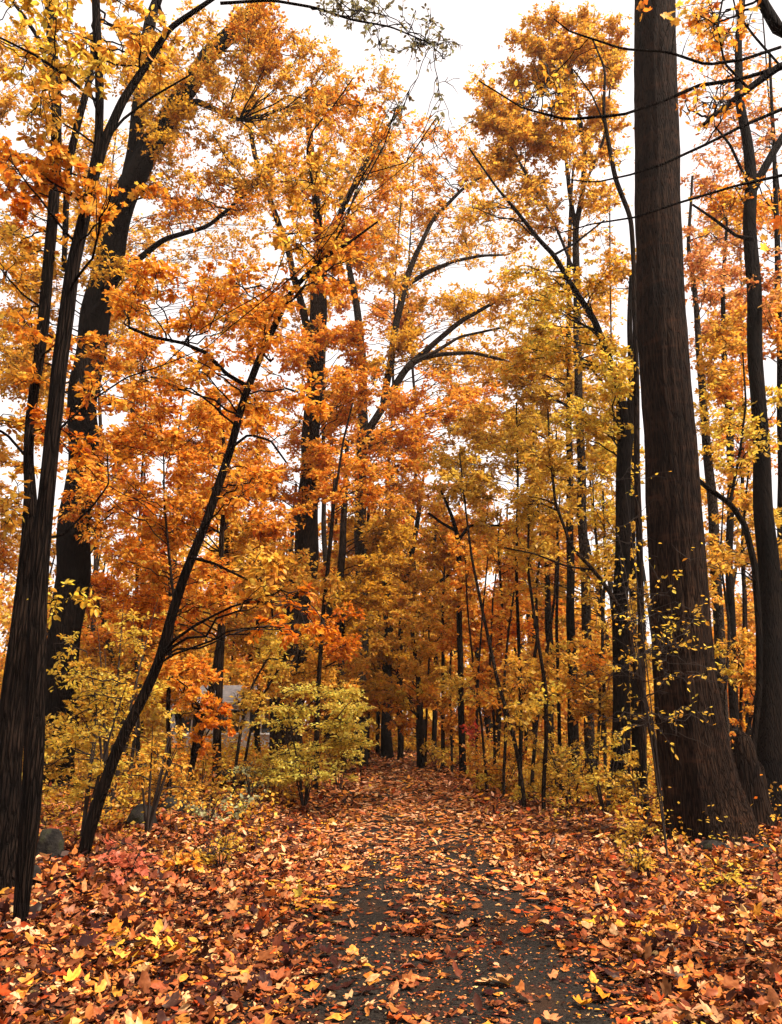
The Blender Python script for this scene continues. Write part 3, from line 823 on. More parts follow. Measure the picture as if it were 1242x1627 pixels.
make_tree('tree', 'bare curving sapling pressed against the left side of the massive trunk high up', [
    S((1022, 1230, 14), (1020, 1100, 13), (1018, 960, 12), (1013, 800, 11), (1011, 620, 10), (1008, 450, 8), (1002, 345, 8), (978, 285, 8), (966, 225, 7), (958, 180, 6),
      (962, 110, 4), (940, 60, 3), Y=12.4),
    S((962, 200, 4), (940, 150, 3), (910, 110, 2.5), Y=12.4)],
    [(940, 120, 60, 60, 12.4, 3, 'gold', .10), (990, 250, 30, 40, 12.4, 2, 'gold', .15)], seed=27)
make_tree('tree', 'grey trunk directly right of the massive trunk, yellow leaves around it', [
    S((1150, 1230, 24), (1146, 1080, 20), (1139, 940, 18), (1134, 840, 17), (1126, 740, 15), (1116, 640, 14), (1110, 540, 11), (1102, 450, 8), (1093, 390, 6), (1100, 280, 4), Y=17.5)],
    [(1130, 420, 60, 70, 17.5, 6, 'pink', .6), (1150, 560, 50, 60, 17.5, 5, 'gold', .7), (1130, 680, 40, 60, 17.5, 4, 'yellow', .7), (1120, 900, 30, 70, 17, 4, 'gold', .6)],
    bark=M_BARKGREY, seed=28, flare=.2)
make_tree('tree', 'slim trunk midway between the massive trunk and the right edge trunk', [
    S((1168, 1225, 16), (1165, 1080, 15), (1160, 960, 14), (1158, 860, 13), (1162, 760, 12), (1158, 660, 12), (1150, 560, 10), (1148, 450, 7), (1155, 350, 4), Y=19.5)],
    [(1165, 480, 50, 60, 19.5, 5, 'pink', .7), (1170, 620, 50, 50, 19.5, 4, 'orange', .8), (1190, 800, 40, 70, 19.5, 4, 'gold', .6), (1120, 300, 50, 50, 19.5, 4, 'pink', .6)],
    bark=M_BARKDARK, seed=29)
make_tree('tree', 'hooped bare limbed young tree arching down right of the massive trunk', [
    S((1190, 1250, 12), (1206, 1100, 11), (1205, 1000, 11), (1200, 900, 11), (1184, 835, 10), (1160, 800, 9), (1130, 780, 9), (1108, 762, 8), (1080, 735, 5), Y=12.2),
    S((1160, 800, 6), (1175, 720, 5), (1185, 640, 4), (1180, 560, 3), Y=12.2)],
    [(1150, 900, 50, 60, 12.4, 3, 'gold', .3), (1180, 700, 40, 60, 12.2, 3, 'lime', .35)], seed=30, bark=M_BARKDARK)
make_tree('tree', 'trunk at the very right margin, thin and dark, showing only in the upper half', [
    S((1246, 1240, 18), (1244, 1000, 16), (1242, 800, 14), (1240, 600, 12), (1236, 450, 10), (1233, 330, 8), (1228, 200, 6), (1222, 80, 4), Y=15.5)],
    [(1225, 520, 40, 80, 15.5, 4, 'orange', .6), (1225, 850, 30, 80, 15.5, 3, 'olive', .6), (1200, 250, 50, 60, 15.5, 3, 'pink', .35)], seed=31, bark=M_BARKDARK)


def maple_twigs(tw, lv, TP, TR, rng):
    """a few big bright leaves hung singly on the near limbs"""
    spots = [(1050, 20, .11), (1066, 32, .085), (1016, 6, .10), (1022, 14, .08), (1240, 352, .13), (1210, 384, .085), (1226, 330, .07), (1100, 48, .08), (1186, 32, .09),
             (1130, 30, .07), (1236, 188, .07), (1100, 152, .07), (955, 143, .07), (1218, 300, .06), (1164, 70, .07), (1147, 66, .06), (1080, 12, .08), (1200, 12, .09)]
    for (px, py, s) in spots:
        p = at(px, py, 4.4 + rng.uniform(-.3, .3))
        j = int(np.argmin(np.linalg.norm(TP - p, axis=1)))
        L = bez(TP[j], (TP[j] + p) / 2 + [0, 0, .05], p, 5)
        tw.batch(L[None], np.linspace(.004, .0015, 5)[None], 4)
        n = 2
        lv.add(np.repeat(p[None], n, 0) + rng.standard_normal((n, 3)) * .02, rng.standard_normal((n, 3)) * .6 + [0, -.1, -.5],
               rng.standard_normal((n, 3)) * .5 + [0, -1, .3], s * rng.uniform(.8, 1.05, n), pick('orange', n, rng), 'maple', curl=rng.uniform(-.5, .2, n))


make_tree('tree', 'near maple whose dark bare limbs and large orange leaves hang across the top right corner', [
    S((1420, 1500, 80), (1415, 1200, 74), (1405, 900, 70), (1395, 600, 64), (1385, 300, 58), (1370, 100, 50), (1340, -120, 40), Y=4.9),
    S((1392, 180, 26), (1320, 60, 24), (1270, 60, 22), (1235, 45, 20), (1215, 10, 17), (1195, -40, 14), Y=4.6),
    S((1380, 90, 22), (1300, 85, 17), (1235, 108, 14), (1180, 148, 12), (1125, 190, 8), (1118, 198, 6), Y=4.4),
    S((1235, 108, 8), (1180, 125, 7), (1110, 136, 7), (1050, 162, 6), (990, 182, 5), (900, 190, 5), (830, 172, 3), (760, 128, 2.5), Y=4.4),
    S((1240, 75, 6), (1180, 95, 6), (1122, 103, 5), (1060, 82, 4.5), (990, 78, 4), (905, 50, 3), (880, 30, 2), Y=4.4),
    S((1260, 166, 8), (1180, 200, 6), (1120, 230, 5.5), (1050, 262, 5), (1000, 278, 4), (945, 290, 3), (900, 285, 2), Y=4.4),
    S((1280, 270, 7), (1170, 295, 5), (1070, 325, 4.5), (1010, 345, 4), (940, 356, 3), (890, 370, 2), Y=4.4),
    S((1190, 142, 5), (1150, 100, 4), (1140, 40, 4), (1150, -10, 3), Y=4.4),
    S((1240, 105, 4), (1200, 60, 4), (1170, 20, 3), (1160, -20, 3), Y=4.4)],
    [(1130, 45, 60, 35, 4.6, 4, 'orange', .07, {'ls': .8, 'kind': 'maple'}), (870, 150, 50, 50, 4.4, 3, 'gold', .03, {'ls': .7}), (1110, 180, 70, 60, 4.4, 3, 'orange', .03, {'ls': .7})],
    seed=32, bark=M_BARKDARK, extra=maple_twigs, sides=18)

# ---- dense mid and back trees that fill the left and centre
back = [
    ('bright orange maple behind the leaning trunk, mid left', 270, 13, 12, 'orange',
     [(200, 660, 80, 60, 7, 'orange', .75), (310, 680, 60, 50, 5, 'orange', .7), (230, 880, 80, 70, 8, 'orange', .75), (150, 760, 50, 60, 4, 'orange', .7), (330, 940, 60, 50, 5, 'orange', .9)]),
    ('orange leaved tree with upright stem between the burl trunk and leaning trunk', 222, 21, 11, 'orange',
     [(230, 590, 60, 60, 5, 'gold', .7), (200, 700, 60, 60, 5, 'orange', .8), (260, 1000, 70, 50, 6, 'orange', 1.0), (180, 500, 60, 60, 5, 'gold', .7), (350, 500, 70, 60, 6, 'orange', .6), (200, 840, 60, 60, 5, 'deep', .9)]),
    ('dim trunk and red leaves low behind the burl trunk', 200, 25, 18, 'deep',
     [(180, 930, 60, 60, 6, 'deep', 1.0), (120, 1000, 50, 60, 5, 'orange', 1.0), (180, 1060, 60, 40, 5, 'gold', 1.0), (60, 900, 60, 60, 5, 'gold', .5)]),
    ('orange tree standing left of the pale house', 290, 30, 15, 'orange',
     [(300, 990, 60, 40, 6, 'yellow', 1.0), (290, 900, 70, 60, 7, 'orange', 1.0), (340, 720, 70, 70, 7, 'orange', .7), (250, 1060, 36, 30, 4, 'orange', .8), (400, 640, 70, 50, 5, 'orange', .7)]),
    ('yellow tree whose leaves hang like a curtain above the pale house', 410, 26, 15, 'gold',
     [(400, 1010, 60, 40, 7, 'gold', 1.0), (440, 960, 50, 40, 5, 'orange', 1.0), (370, 980, 40, 30, 4, 'gold', 1.0), (400, 900, 50, 50, 5, 'gold', 1.0), (390, 700, 60, 60, 5, 'orange', .8)]),
    ('amber tree behind the knotted trunk', 520, 34, 16, 'orange',
     [(520, 860, 50, 60, 6, 'orange', 1.0), (500, 650, 60, 80, 6, 'orange', .9), (600, 680, 50, 60, 5, 'rust', .8), (480, 470, 60, 60, 5, 'gold', .7), (530, 300, 60, 60, 5, 'gold', .5)]),
    ('red orange tree standing behind the thin saplings right of the track', 790, 27, 14, 'rust',
     [(800, 930, 60, 50, 8, 'orange', 1.0), (790, 1010, 50, 50, 7, 'deep', 1.0), (850, 880, 50, 50, 6, 'rust', 1.0), (780, 830, 60, 40, 5, 'rust', .9), (850, 980, 50, 50, 6, 'orange', .9), (760, 1080, 34, 40, 4, 'orange', .9)]),
    ('olive yellow tree with fine leaves in the right middle', 830, 22, 10, 'olive',
     [(800, 720, 80, 50, 9, 'olive', .8), (730, 750, 60, 40, 5, 'olive', .75), (880, 740, 60, 50, 6, 'lime', .7), (780, 670, 60, 40, 5, 'gold', .75), (850, 800, 60, 40, 5, 'olive', .7)]),
    ('fine leaved golden tree weaving among the trunks left of the massive one', 948, 16, 8, 'gold',
     [(900, 760, 60, 60, 6, 'olive', .4), (960, 930, 60, 80, 7, 'olive', .4), (900, 1060, 60, 60, 6, 'gold', .4), (820, 900, 60, 60, 5, 'gold', .4), (990, 1110, 40, 60, 4, 'olive', .5), (980, 760, 40, 70, 4, 'lime', .5)]),
    ('yellow tree in the gap between the twin trunks and the diagonal topped tree', 955, 29, 11, 'yellow',
     [(880, 620, 60, 50, 5, 'yellow', .7), (960, 700, 50, 60, 5, 'olive', .7), (870, 940, 40, 60, 5, 'olive', .7), (960, 860, 30, 60, 3, 'olive', .5), (800, 560, 60, 40, 5, 'gold', .7)]),
    ('pinkish orange tree far behind the right edge trunk', 1190, 27, 13, 'pink',
     [(1160, 340, 70, 70, 9, 'pink', .6), (1200, 500, 60, 70, 7, 'orange', .7), (1120, 540, 40, 70, 5, 'pink', .7), (1190, 700, 60, 70, 6, 'orange', .75), (1210, 920, 50, 80, 6, 'gold', .7)]),
    ('dull orange tree low down between the massive trunk and right edge trunk', 1175, 33, 14, 'orange',
     [(1170, 1000, 50, 60, 6, 'gold', .9), (1180, 1110, 50, 50, 6, 'orange', 1.0), (1120, 820, 40, 60, 4, 'gold', .7), (1230, 1020, 40, 60, 4, 'orange', .8)]),
    ('gold tree at the far left edge seen behind the nearest trunks', -30, 20, 16, 'gold',
     [(10, 780, 50, 70, 5, 'gold', .7), (20, 560, 60, 70, 6, 'gold', .7), (20, 400, 60, 70, 6, 'gold', .6), (40, 130, 80, 90, 8, 'gold', .65), (10, 900, 40, 50, 3, 'orange', .6), (140, 250, 60, 70, 5, 'gold', .6)]),
    ('sparse tree with small rusty leaves behind the open sky gap, left of centre', 610, 38, 13, 'rust',
     [(600, 340, 60, 50, 6, 'gold', .5), (660, 500, 50, 40, 4, 'rust', .5), (740, 560, 60, 40, 5, 'darkgold', .7), (680, 760, 60, 40, 5, 'rust', .9), (560, 500, 50, 60, 5, 'orange', .8)]),
    ('airy golden tree far behind the burl trunk, sky showing through its top', 150, 31, 13, 'gold',
     [(250, 400, 80, 70, 7, 'gold', .42), (120, 330, 70, 80, 6, 'gold', .42), (380, 400, 70, 70, 6, 'gold', .36), (80, 640, 60, 60, 5, 'gold', .5), (420, 470, 60, 50, 5, 'orange', .45), (300, 230, 60, 60, 5, 'rust', .3), (200, 470, 60, 50, 5, 'gold', .5), (30, 500, 60, 60, 5, 'gold', .4), (430, 340, 50, 60, 5, 'gold', .3)]),
    ('airy amber tree high behind the arching limbs with scattered leaves', 675, 42, 12, 'gold',
     [(600, 250, 60, 50, 6, 'gold', .3), (700, 420, 70, 60, 7, 'gold', .3), (640, 520, 60, 60, 6, 'orange', .5), (760, 600, 60, 50, 6, 'gold', .6), (800, 380, 50, 60, 5, 'gold', .3), (560, 330, 60, 60, 5, 'orange', .4), (720, 700, 70, 50, 6, 'olive', .8), (690, 340, 60, 50, 6, 'gold', .35), (630, 430, 50, 50, 5, 'gold', .4), (780, 500, 50, 40, 5, 'gold', .45), (820, 300, 50, 60, 5, 'gold', .25)]),
    ('thin crowned tree in the upper right corner behind the near bare limbs', 1262, 24, 12, 'gold',
     [(1120, 130, 60, 80, 6, 'orange', .22), (1210, 130, 50, 90, 5, 'orange', .22), (1150, 230, 60, 50, 5, 'pink', .35), (1220, 330, 40, 60, 4, 'orange', .45), (1100, 40, 50, 40, 3, 'gold', .15), (1120, 400, 50, 60, 5, 'gold', .35), (1160, 520, 50, 60, 5, 'orange', .4)]),
    ('slight golden tree filling the gap left of the massive trunk at mid height', 985, 24, 9, 'gold',
     [(960, 420, 40, 60, 6, 'gold', .35), (950, 560, 50, 60, 6, 'gold', .45), (990, 700, 30, 70, 5, 'olive', .5), (950, 320, 40, 50, 4, 'gold', .25), (930, 680, 50, 60, 5, 'yellow', .5), (1000, 860, 30, 60, 4, 'olive', .4)]),
    ('rusty tree showing beneath the gold crowned tree', 850, 33, 12, 'rust',
     [(830, 680, 60, 50, 5, 'rust', .8), (900, 560, 50, 50, 5, 'gold', .7), (960, 500, 40, 60, 4, 'gold', .6), (900, 870, 40, 60, 4, 'rust', .8), (760, 640, 50, 40, 4, 'orange', .8)]),
]
for i, (lb, bx, Y, w, pal, regs) in enumerate(back):
    r_ = np.random.default_rng(500 + i)
    top = min(r[1] for r in regs) - 20
    by = 1149.5 + 1.5 / Y * 1220 * .97
    ys = np.linspace(by, top, 9)
    wob = np.cumsum(r_.normal(0, 5, 9)); wob[0] = 0
    tx = np.mean([r[0] for r in regs])
    st = S(*[(bx + wob[k] + (tx - bx) * (k / 8) ** 2 * .5, ys[k], max(w * (1 - k / 9.5), 3)) for k in range(9)], Y=Y)
    lowp = ['orange', 'rust', 'darkgold', 'gold', 'brown'][i % 5]
    regs = regs + [(bx + 10, 1085, 55, 55, 5, lowp, .9)]
    make_tree('tree', lb, [st], [(r[0], r[1], r[2], r[3], Y + (-.6 if j % 2 else .6), r[4], r[5], r[6]) for j, r in enumerate(regs)],
              seed=100 + i, bark=[M_BARK, M_BARKDARK, M_BARKGREY][i % 3], flare=.25, wmul=.8)

# ---- saplings right of the track
sap = [
    ('hair thin sapling nearest the track on the right, leaning left', [(772, 1236, 6), (765, 1150, 5), (752, 1060, 5), (742, 960, 4), (738, 860, 3)], 18, 'orange', (745, 900, 30, 50)),
    ('slim dark sapling with a long leftward sweep, foremost of the thicket', [(832, 1262, 9), (820, 1190, 9), (805, 1130, 9), (790, 1080, 8), (770, 990, 7), (750, 890, 6), (737, 790, 4), (730, 720, 3)], 14.6, 'olive', (740, 760, 40, 50)),
    ('straight dark pole of the thicket rising beside the sweeping sapling', [(826, 1252, 9), (828, 1150, 9), (824, 1020, 8), (820, 900, 7), (823, 760, 5), (820, 640, 3)], 15.5, 'olive', (820, 700, 50, 60)),
    ('forked sapling with its foot in the yellow weeds right of the thicket', [(863, 1270, 10), (868, 1180, 10), (866, 1090, 9), (852, 1000, 7), (838, 900, 6), (840, 820, 4)], 14, 'olive', (850, 840, 40, 50)),
    ('leaning thin stem crossing behind the forked sapling', [(845, 1245, 8), (852, 1150, 8), (866, 1060, 7), (880, 960, 6), (885, 860, 4), (890, 780, 3)], 16.5, 'gold', (885, 840, 36, 50)),
    ('thicker short trunk dim behind the thicket', [(872, 1205, 22), (873, 1140, 21), (876, 1080, 19), (872, 1000, 15), (868, 900, 10), (872, 800, 6)], 24, 'rust', (860, 900, 50, 60)),
    ('thin pole left of the thicket with red leaves at its waist', [(758, 1226, 6), (757, 1150, 6), (760, 1060, 5), (768, 960, 4), (775, 880, 3)], 20, 'crimson', (752, 1165, 12, 16)),
    ('slight sapling curving right in the middle of the thicket', [(800, 1240, 7), (803, 1170, 7), (800, 1090, 6), (808, 1000, 5), (822, 900, 4)], 17, 'orange', (812, 980, 36, 40)),
    ('straight slender stem between thicket and twin trunks', [(890, 1240, 8), (888, 1130, 8), (884, 1000, 7), (887, 880, 6), (880, 760, 4), (884, 680, 3)], 17.5, 'olive', (885, 760, 40, 50)),
    ('faint sapling with orange leaves behind the sweeping sapling', [(786, 1222, 7), (784, 1140, 6), (778, 1050, 5), (783, 950, 4)], 22, 'orange', (785, 1030, 36, 40)),
    ('thin upright stem just left of the diagonal topped tree', [(962, 1245, 8), (960, 1130, 8), (957, 1000, 7), (962, 880, 6), (958, 780, 4)], 16, 'lime', (960, 830, 30, 50)),
    ('slender leaning stem between the diagonal topped tree and the bowed sapling', [(1018, 1245, 7), (1016, 1130, 7), (1024, 1000, 6), (1017, 880, 4)], 15, 'olive', (1010, 960, 20, 50)),
    ('thin sapling close left of the right edge trunk', [(1180, 1250, 8), (1176, 1120, 8), (1184, 980, 7), (1178, 860, 6), (1190, 740, 4)], 14, 'gold', (1185, 780, 30, 50)),
    ('crooked thin sapling close right of the massive trunk', [(1166, 1250, 7), (1150, 1120, 7), (1160, 1000, 6), (1144, 890, 5), (1150, 780, 3)], 15, 'gold', (1140, 860, 26, 50)),
    ('short slanting sapling behind the hooped young tree', [(1172, 1255, 9), (1185, 1170, 8), (1205, 1090, 7), (1216, 1020, 5)], 13.5, 'orange', (1200, 1060, 26, 36)),
    ('thin sapling left of the pale house leaning right', [(385, 1230, 7), (398, 1160, 6), (420, 1100, 5), (445, 1060, 4)], 17, 'lime', (440, 1060, 22, 22)),
    ('second thin sapling by the pale house, steeper than its neighbour', [(372, 1236, 7), (384, 1150, 7), (400, 1090, 5), (425, 1045, 4), (450, 1050, 3)], 15, 'lime', (440, 1040, 26, 22)),
    ('slim stem between the crooked trunk and the leaning trunk', [(268, 1225, 8), (268, 1120, 8), (272, 1020, 6), (268, 900, 5)], 18, 'orange', (262, 1080, 30, 50)),
    ('fine pole just left of the knotted trunk', [(432, 1205, 6), (430, 1100, 6), (434, 1000, 5), (428, 900, 4)], 22, 'gold', (430, 1040, 36, 30)),
    ('bending thin stem low beside the burl trunk', [(205, 1240, 8), (216, 1150, 7), (228, 1060, 6), (222, 960, 5), (235, 880, 3)], 16, 'deep', (222, 960, 36, 50)),
    ('hair thin pole right of the small yellow and orange maple', [(676, 1200, 5), (678, 1120, 5), (682, 1040, 4), (680, 960, 3)], 29, 'darkgold', (684, 1060, 26, 40)),
    ('leafy pole between the dead twig tree and the very thin straight pole', [(718, 1210, 6), (716, 1140, 6), (714, 1080, 5), (718, 1020, 3)], 24, 'rust', (712, 1130, 22, 36)),
]
for i, (lb, pts, Y, pal, rg) in enumerate(sap):
    make_tree('sapling', lb, [S(*pts, Y=Y)], [(rg[0], rg[1], rg[2], rg[3], Y, 4, pal, .6),
                                          (pts[1][0] + (7 if i % 2 else -7), (pts[1][1] + pts[2][1]) / 2 - 10 * (i % 4), 26, 44, Y - .4, 3, ['orange', 'olive', 'gold', 'lime', 'rust'][i % 5], .38)], cat='sapling',
              group='saplings', seed=200 + i, bark=[M_BARK, M_BARKGREY, M_BARKDARK][i % 3], flare=.1, wmul=.8)


# ================================================================== SHRUBS AND LOW PLANTS
def shrub(name, label, px, py, h_px, w_px, pal, n, cover=.9, ls=1.0, layer=False, cat='shrub', group=None, seed=1, Y=None, stems=6, kind='ovate', flat=.6, srad=.012):
    rng = np.random.default_rng(seed * 31 + 5)
    Y = Y or rowY(py)
    m = mpp(py, Y)
    gx = at(px, py, Y)[0]
    base = np.array([gx, Y, float(ground(gx, Y))])
    tw, lv = Tubes(), Leaves()
    H, W = h_px * m, w_px * m
    ll = leaf_len(Y) * ls * .92
    cover *= .40
    n = int(n * 1.4)
    sts = []
    for k in range(stems):
        a = rng.uniform(0, 6.28)
        e = base + np.array([math.cos(a) * W * .4, math.sin(a) * W * .35, H * rng.uniform(.6, .98)])
        L = bez(base - [0, 0, .05], base + (e - base) * .5 + [0, 0, H * .15], e, 8)
        sts.append(L)
        tw.batch(L[None], np.linspace(srad * min(H, 2) + .003, .003, 8)[None], 5)
    st = np.concatenate([s[2:] for s in sts])
    for k in range(n):
        q = rng.uniform(-1, 1, 3)
        lev = (k % 6) / 5.0
        C = base + np.array([q[0] * W * .55, q[1] * W * .5, H * (.30 + .33 * (q[2] + 1) * (1 - .3 * abs(q[0]))) * rng.uniform(.6, 1.12)])
        R = max(W * .52 / math.sqrt(n / 4), H * .15) * rng.uniform(.6, 1.25)
        if layer:
            C = base + np.array([W * (.42 * q[0] + .30 * lev - .1), W * .4 * q[1], H * (.28 + .68 * lev) + rng.normal(0, .03)])
            R = W * rng.uniform(.20, .34)
        else:
            R = min(R, C[2] - base[2] + .02)
        j = int(np.argmin(np.linalg.norm(st - C, axis=1)))
        grow_blob(tw, tw, lv, st[j], .02, C, R, pal, cover, ll, rng, kind, flat if not layer else .10, far=Y > 17, layer=layer)
    root = thing(name, base, label, cat, group)
    tw.build('stems', M_TWIG, root, base)
    lv.build('leaves', M_LEAF, root, base)
    return root


shrub('shrub', 'pale yellow shrub with flat layered sprays left of the track', 485, 1215, 185, 150, 'pale', 18, 1.1, .8, True, seed=1, Y=14.2, srad=.006, stems=8)
shrub('shrub', 'tall loose yellow shrub rising beside the nearest left trunk', 170, 1290, 380, 140, 'lime', 14, .42, .8, seed=41, Y=11.5)
shrub('shrub', 'pale yellow leafy branch shrub spilling over the left track verge, lower and smaller', 540, 1215, 90, 60, 'pale', 9, 1.0, .8, True, seed=2, Y=18, srad=.006, stems=7)
shrub('shrub', 'yellow green shrub at the foot of the left edge trunks', 130, 1330, 270, 150, 'lime', 13, .65, .8, seed=3, Y=9.5)
shrub('shrub', 'loose orange gold bush crossing behind the leaning trunk foot', 235, 1310, 190, 130, 'gold', 10, .5, .75, seed=4, Y=10)
shrub('shrub', 'green yellow shrub filling the ground left of the big burl trunk', 60, 1290, 180, 120, 'olive', 9, .8, .9, seed=5, Y=12)
shrub('shrub', 'yellow green undergrowth shrub between the twin trunks and the massive trunk', 960, 1270, 150, 110, 'lime', 14, .75, .75, seed=6, Y=13)
shrub('shrub', 'olive shrub in front of the twin trunks', 905, 1262, 130, 100, 'olive', 12, .8, .8, seed=7, Y=14.5)
shrub('shrub', 'small leafed olive shrub against the left root of the massive trunk', 1015, 1290, 110, 70, 'olive', 9, .8, .75, seed=8, Y=12.3)
shrub('shrub', 'sage green leafed bush with drooping pale leaves before the pale house', 400, 1250, 70, 50, 'sage', 3, .35, 1.1, seed=9, Y=14)
shrub('shrub', 'brown leaved bush below the knotted trunk', 425, 1240, 80, 120, 'brown', 10, .8, .9, seed=10, Y=16)
shrub('shrub', 'orange bush low on the left between the crooked trunks', 320, 1240, 90, 80, 'orange', 8, .8, .9, seed=11, Y=16)
shrub('shrub', 'tawny bush at the left corner of the track end', 548, 1212, 60, 50, 'darkgold', 7, .9, .9, seed=12, Y=25)
shrub('shrub', 'olive brown bush at the right corner of the track end', 695, 1212, 50, 50, 'olive', 7, .9, .9, seed=13, Y=25)
shrub('shrub', 'dark golden shrub at the back of the track end gap', 640, 1200, 36, 60, 'darkgold', 6, .8, .9, seed=14, Y=36)
shrub('shrub', 'orange leaved shrub low behind the hooped young tree', 1190, 1240, 120, 70, 'orange', 9, .8, .9, seed=15, Y=17)
shrub('shrub', 'rust coloured bush among the feet of the thicket saplings', 800, 1235, 70, 110, 'rust', 9, .7, .9, seed=16, Y=18.5)
shrub('shrub', 'dull green bush beneath the thicker dim trunk', 880, 1235, 90, 80, 'olive', 9, .7, .9, seed=17, Y=18)
shrub('shrub', 'tan bush behind the boulders on the left', 300, 1270, 60, 110, 'brown', 8, .7, .9, seed=18, Y=13.5)
shrub('weed_clump', 'bright yellow weeds edging the track before the thicket', 800, 1262, 34, 70, 'yellow', 8, .9, .6, cat='weeds', seed=19)
shrub('weed_clump', 'yellow green weeds at the foot of the forked sapling', 862, 1285, 30, 90, 'lime', 8, .8, .6, cat='weeds', seed=20)
shrub('weed_clump', 'pale green seedlings on the left bank by the boulders', 330, 1310, 50, 50, 'sage', 4, .4, .9, cat='weeds', seed=21, Y=11)
shrub('weed_clump', 'greenish weeds on the left bank lowest towards the camera', 350, 1395, 70, 70, 'olive', 6, .45, .8, cat='weeds', seed=22)
shrub('weed_clump', 'sage green leafy plant in the leaves right of the boulders', 385, 1320, 50, 40, 'sage', 4, .4, 1.0, cat='weeds', seed=23, Y=11.5)
shrub('weed_clump', 'yellow weeds by the left root of the massive trunk', 1010, 1335, 50, 60, 'olive', 6, .7, .7, cat='weeds', seed=24, Y=10.2)
shrub('weed_clump', 'green weeds right of the track half way to the camera', 1015, 1395, 60, 50, 'olive', 5, .5, .8, cat='weeds', seed=25)
shrub('weed_clump', 'low green plant among leaves below the massive trunk', 1145, 1420, 36, 60, 'lime', 5, .6, .8, cat='weeds', seed=26)
shrub('seedling', 'small maple seedling with coral red leaves beside the leaning trunk', 195, 1440, 80, 70, 'coral', 5, .55, 1.25, cat='seedling', seed=27, kind='maple', stems=3)
shrub('seedling', 'orange maple seedling low at the left track edge', 285, 1420, 50, 40, 'orange', 4, .4, 1.0, cat='seedling', seed=28, kind='maple', stems=3)
shrub('sapling', 'sparse thin sapling with small yellow leaves in front of the massive trunk', 1060, 1350, 780, 90, 'yellow', 12, .024, .75, cat='sapling', seed=29, Y=8.8, stems=3, srad=.003)


# ================================================================== GROUND, TRACK, LITTER
def grid_sheet(xs, ys, zf):
    X, Yg = np.meshgrid(xs, ys)
    V = np.stack([X, Yg, zf(X, Yg)], -1).reshape(-1, 3)
    nx, ny = len(xs), len(ys)
    i = np.arange(ny - 1)[:, None] * nx + np.arange(nx - 1)[None]
    Q = np.stack([i, i + 1, i + 1 + nx, i + nx], -1).reshape(-1, 4)
    return V, Q


xs = np.concatenate([[-900, -300, -120, -70, -45], np.linspace(-30, -8, 50), np.linspace(-7.8, 8, 180), np.linspace(8.3, 30, 50), [45, 70, 120, 300, 900]])
ys = np.concatenate([[-300, -100, -40, -20], np.linspace(-8, 30, 230), np.linspace(30.4, 60, 80), [75, 100, 150, 300, 900]])
V, Q = grid_sheet(xs, ys, ground)
tag(link('ground', mesh_from('ground', V, [Q], M_SOIL, smooth=True)), kind='structure')

yy = np.concatenate([np.linspace(-12, 30, 180), np.linspace(30.5, 52, 60)])
tt_ = np.linspace(-1, 1, 15)
cx = path_center(yy)
edge = 1.28 + 0.05 * np.sin(yy * 2.1) + 0.04 * np.sin(yy * 5.3 + 1)
X = cx[:, None] + tt_[None] * edge[:, None]
Yg = np.repeat(yy[:, None], 15, 1)
Z = 0.026 - 0.02 * tt_[None] ** 4 + 0 * X
V = np.stack([X, Yg, Z], -1).reshape(-1, 3)
i = np.arange(len(yy) - 1)[:, None] * 15 + np.arange(14)[None]
Q = np.stack([i, i + 1, i + 16, i + 15], -1).reshape(-1, 4)
tag(link('path', mesh_from('path', V, [Q], M_ASPHALT, smooth=True)), kind='structure')


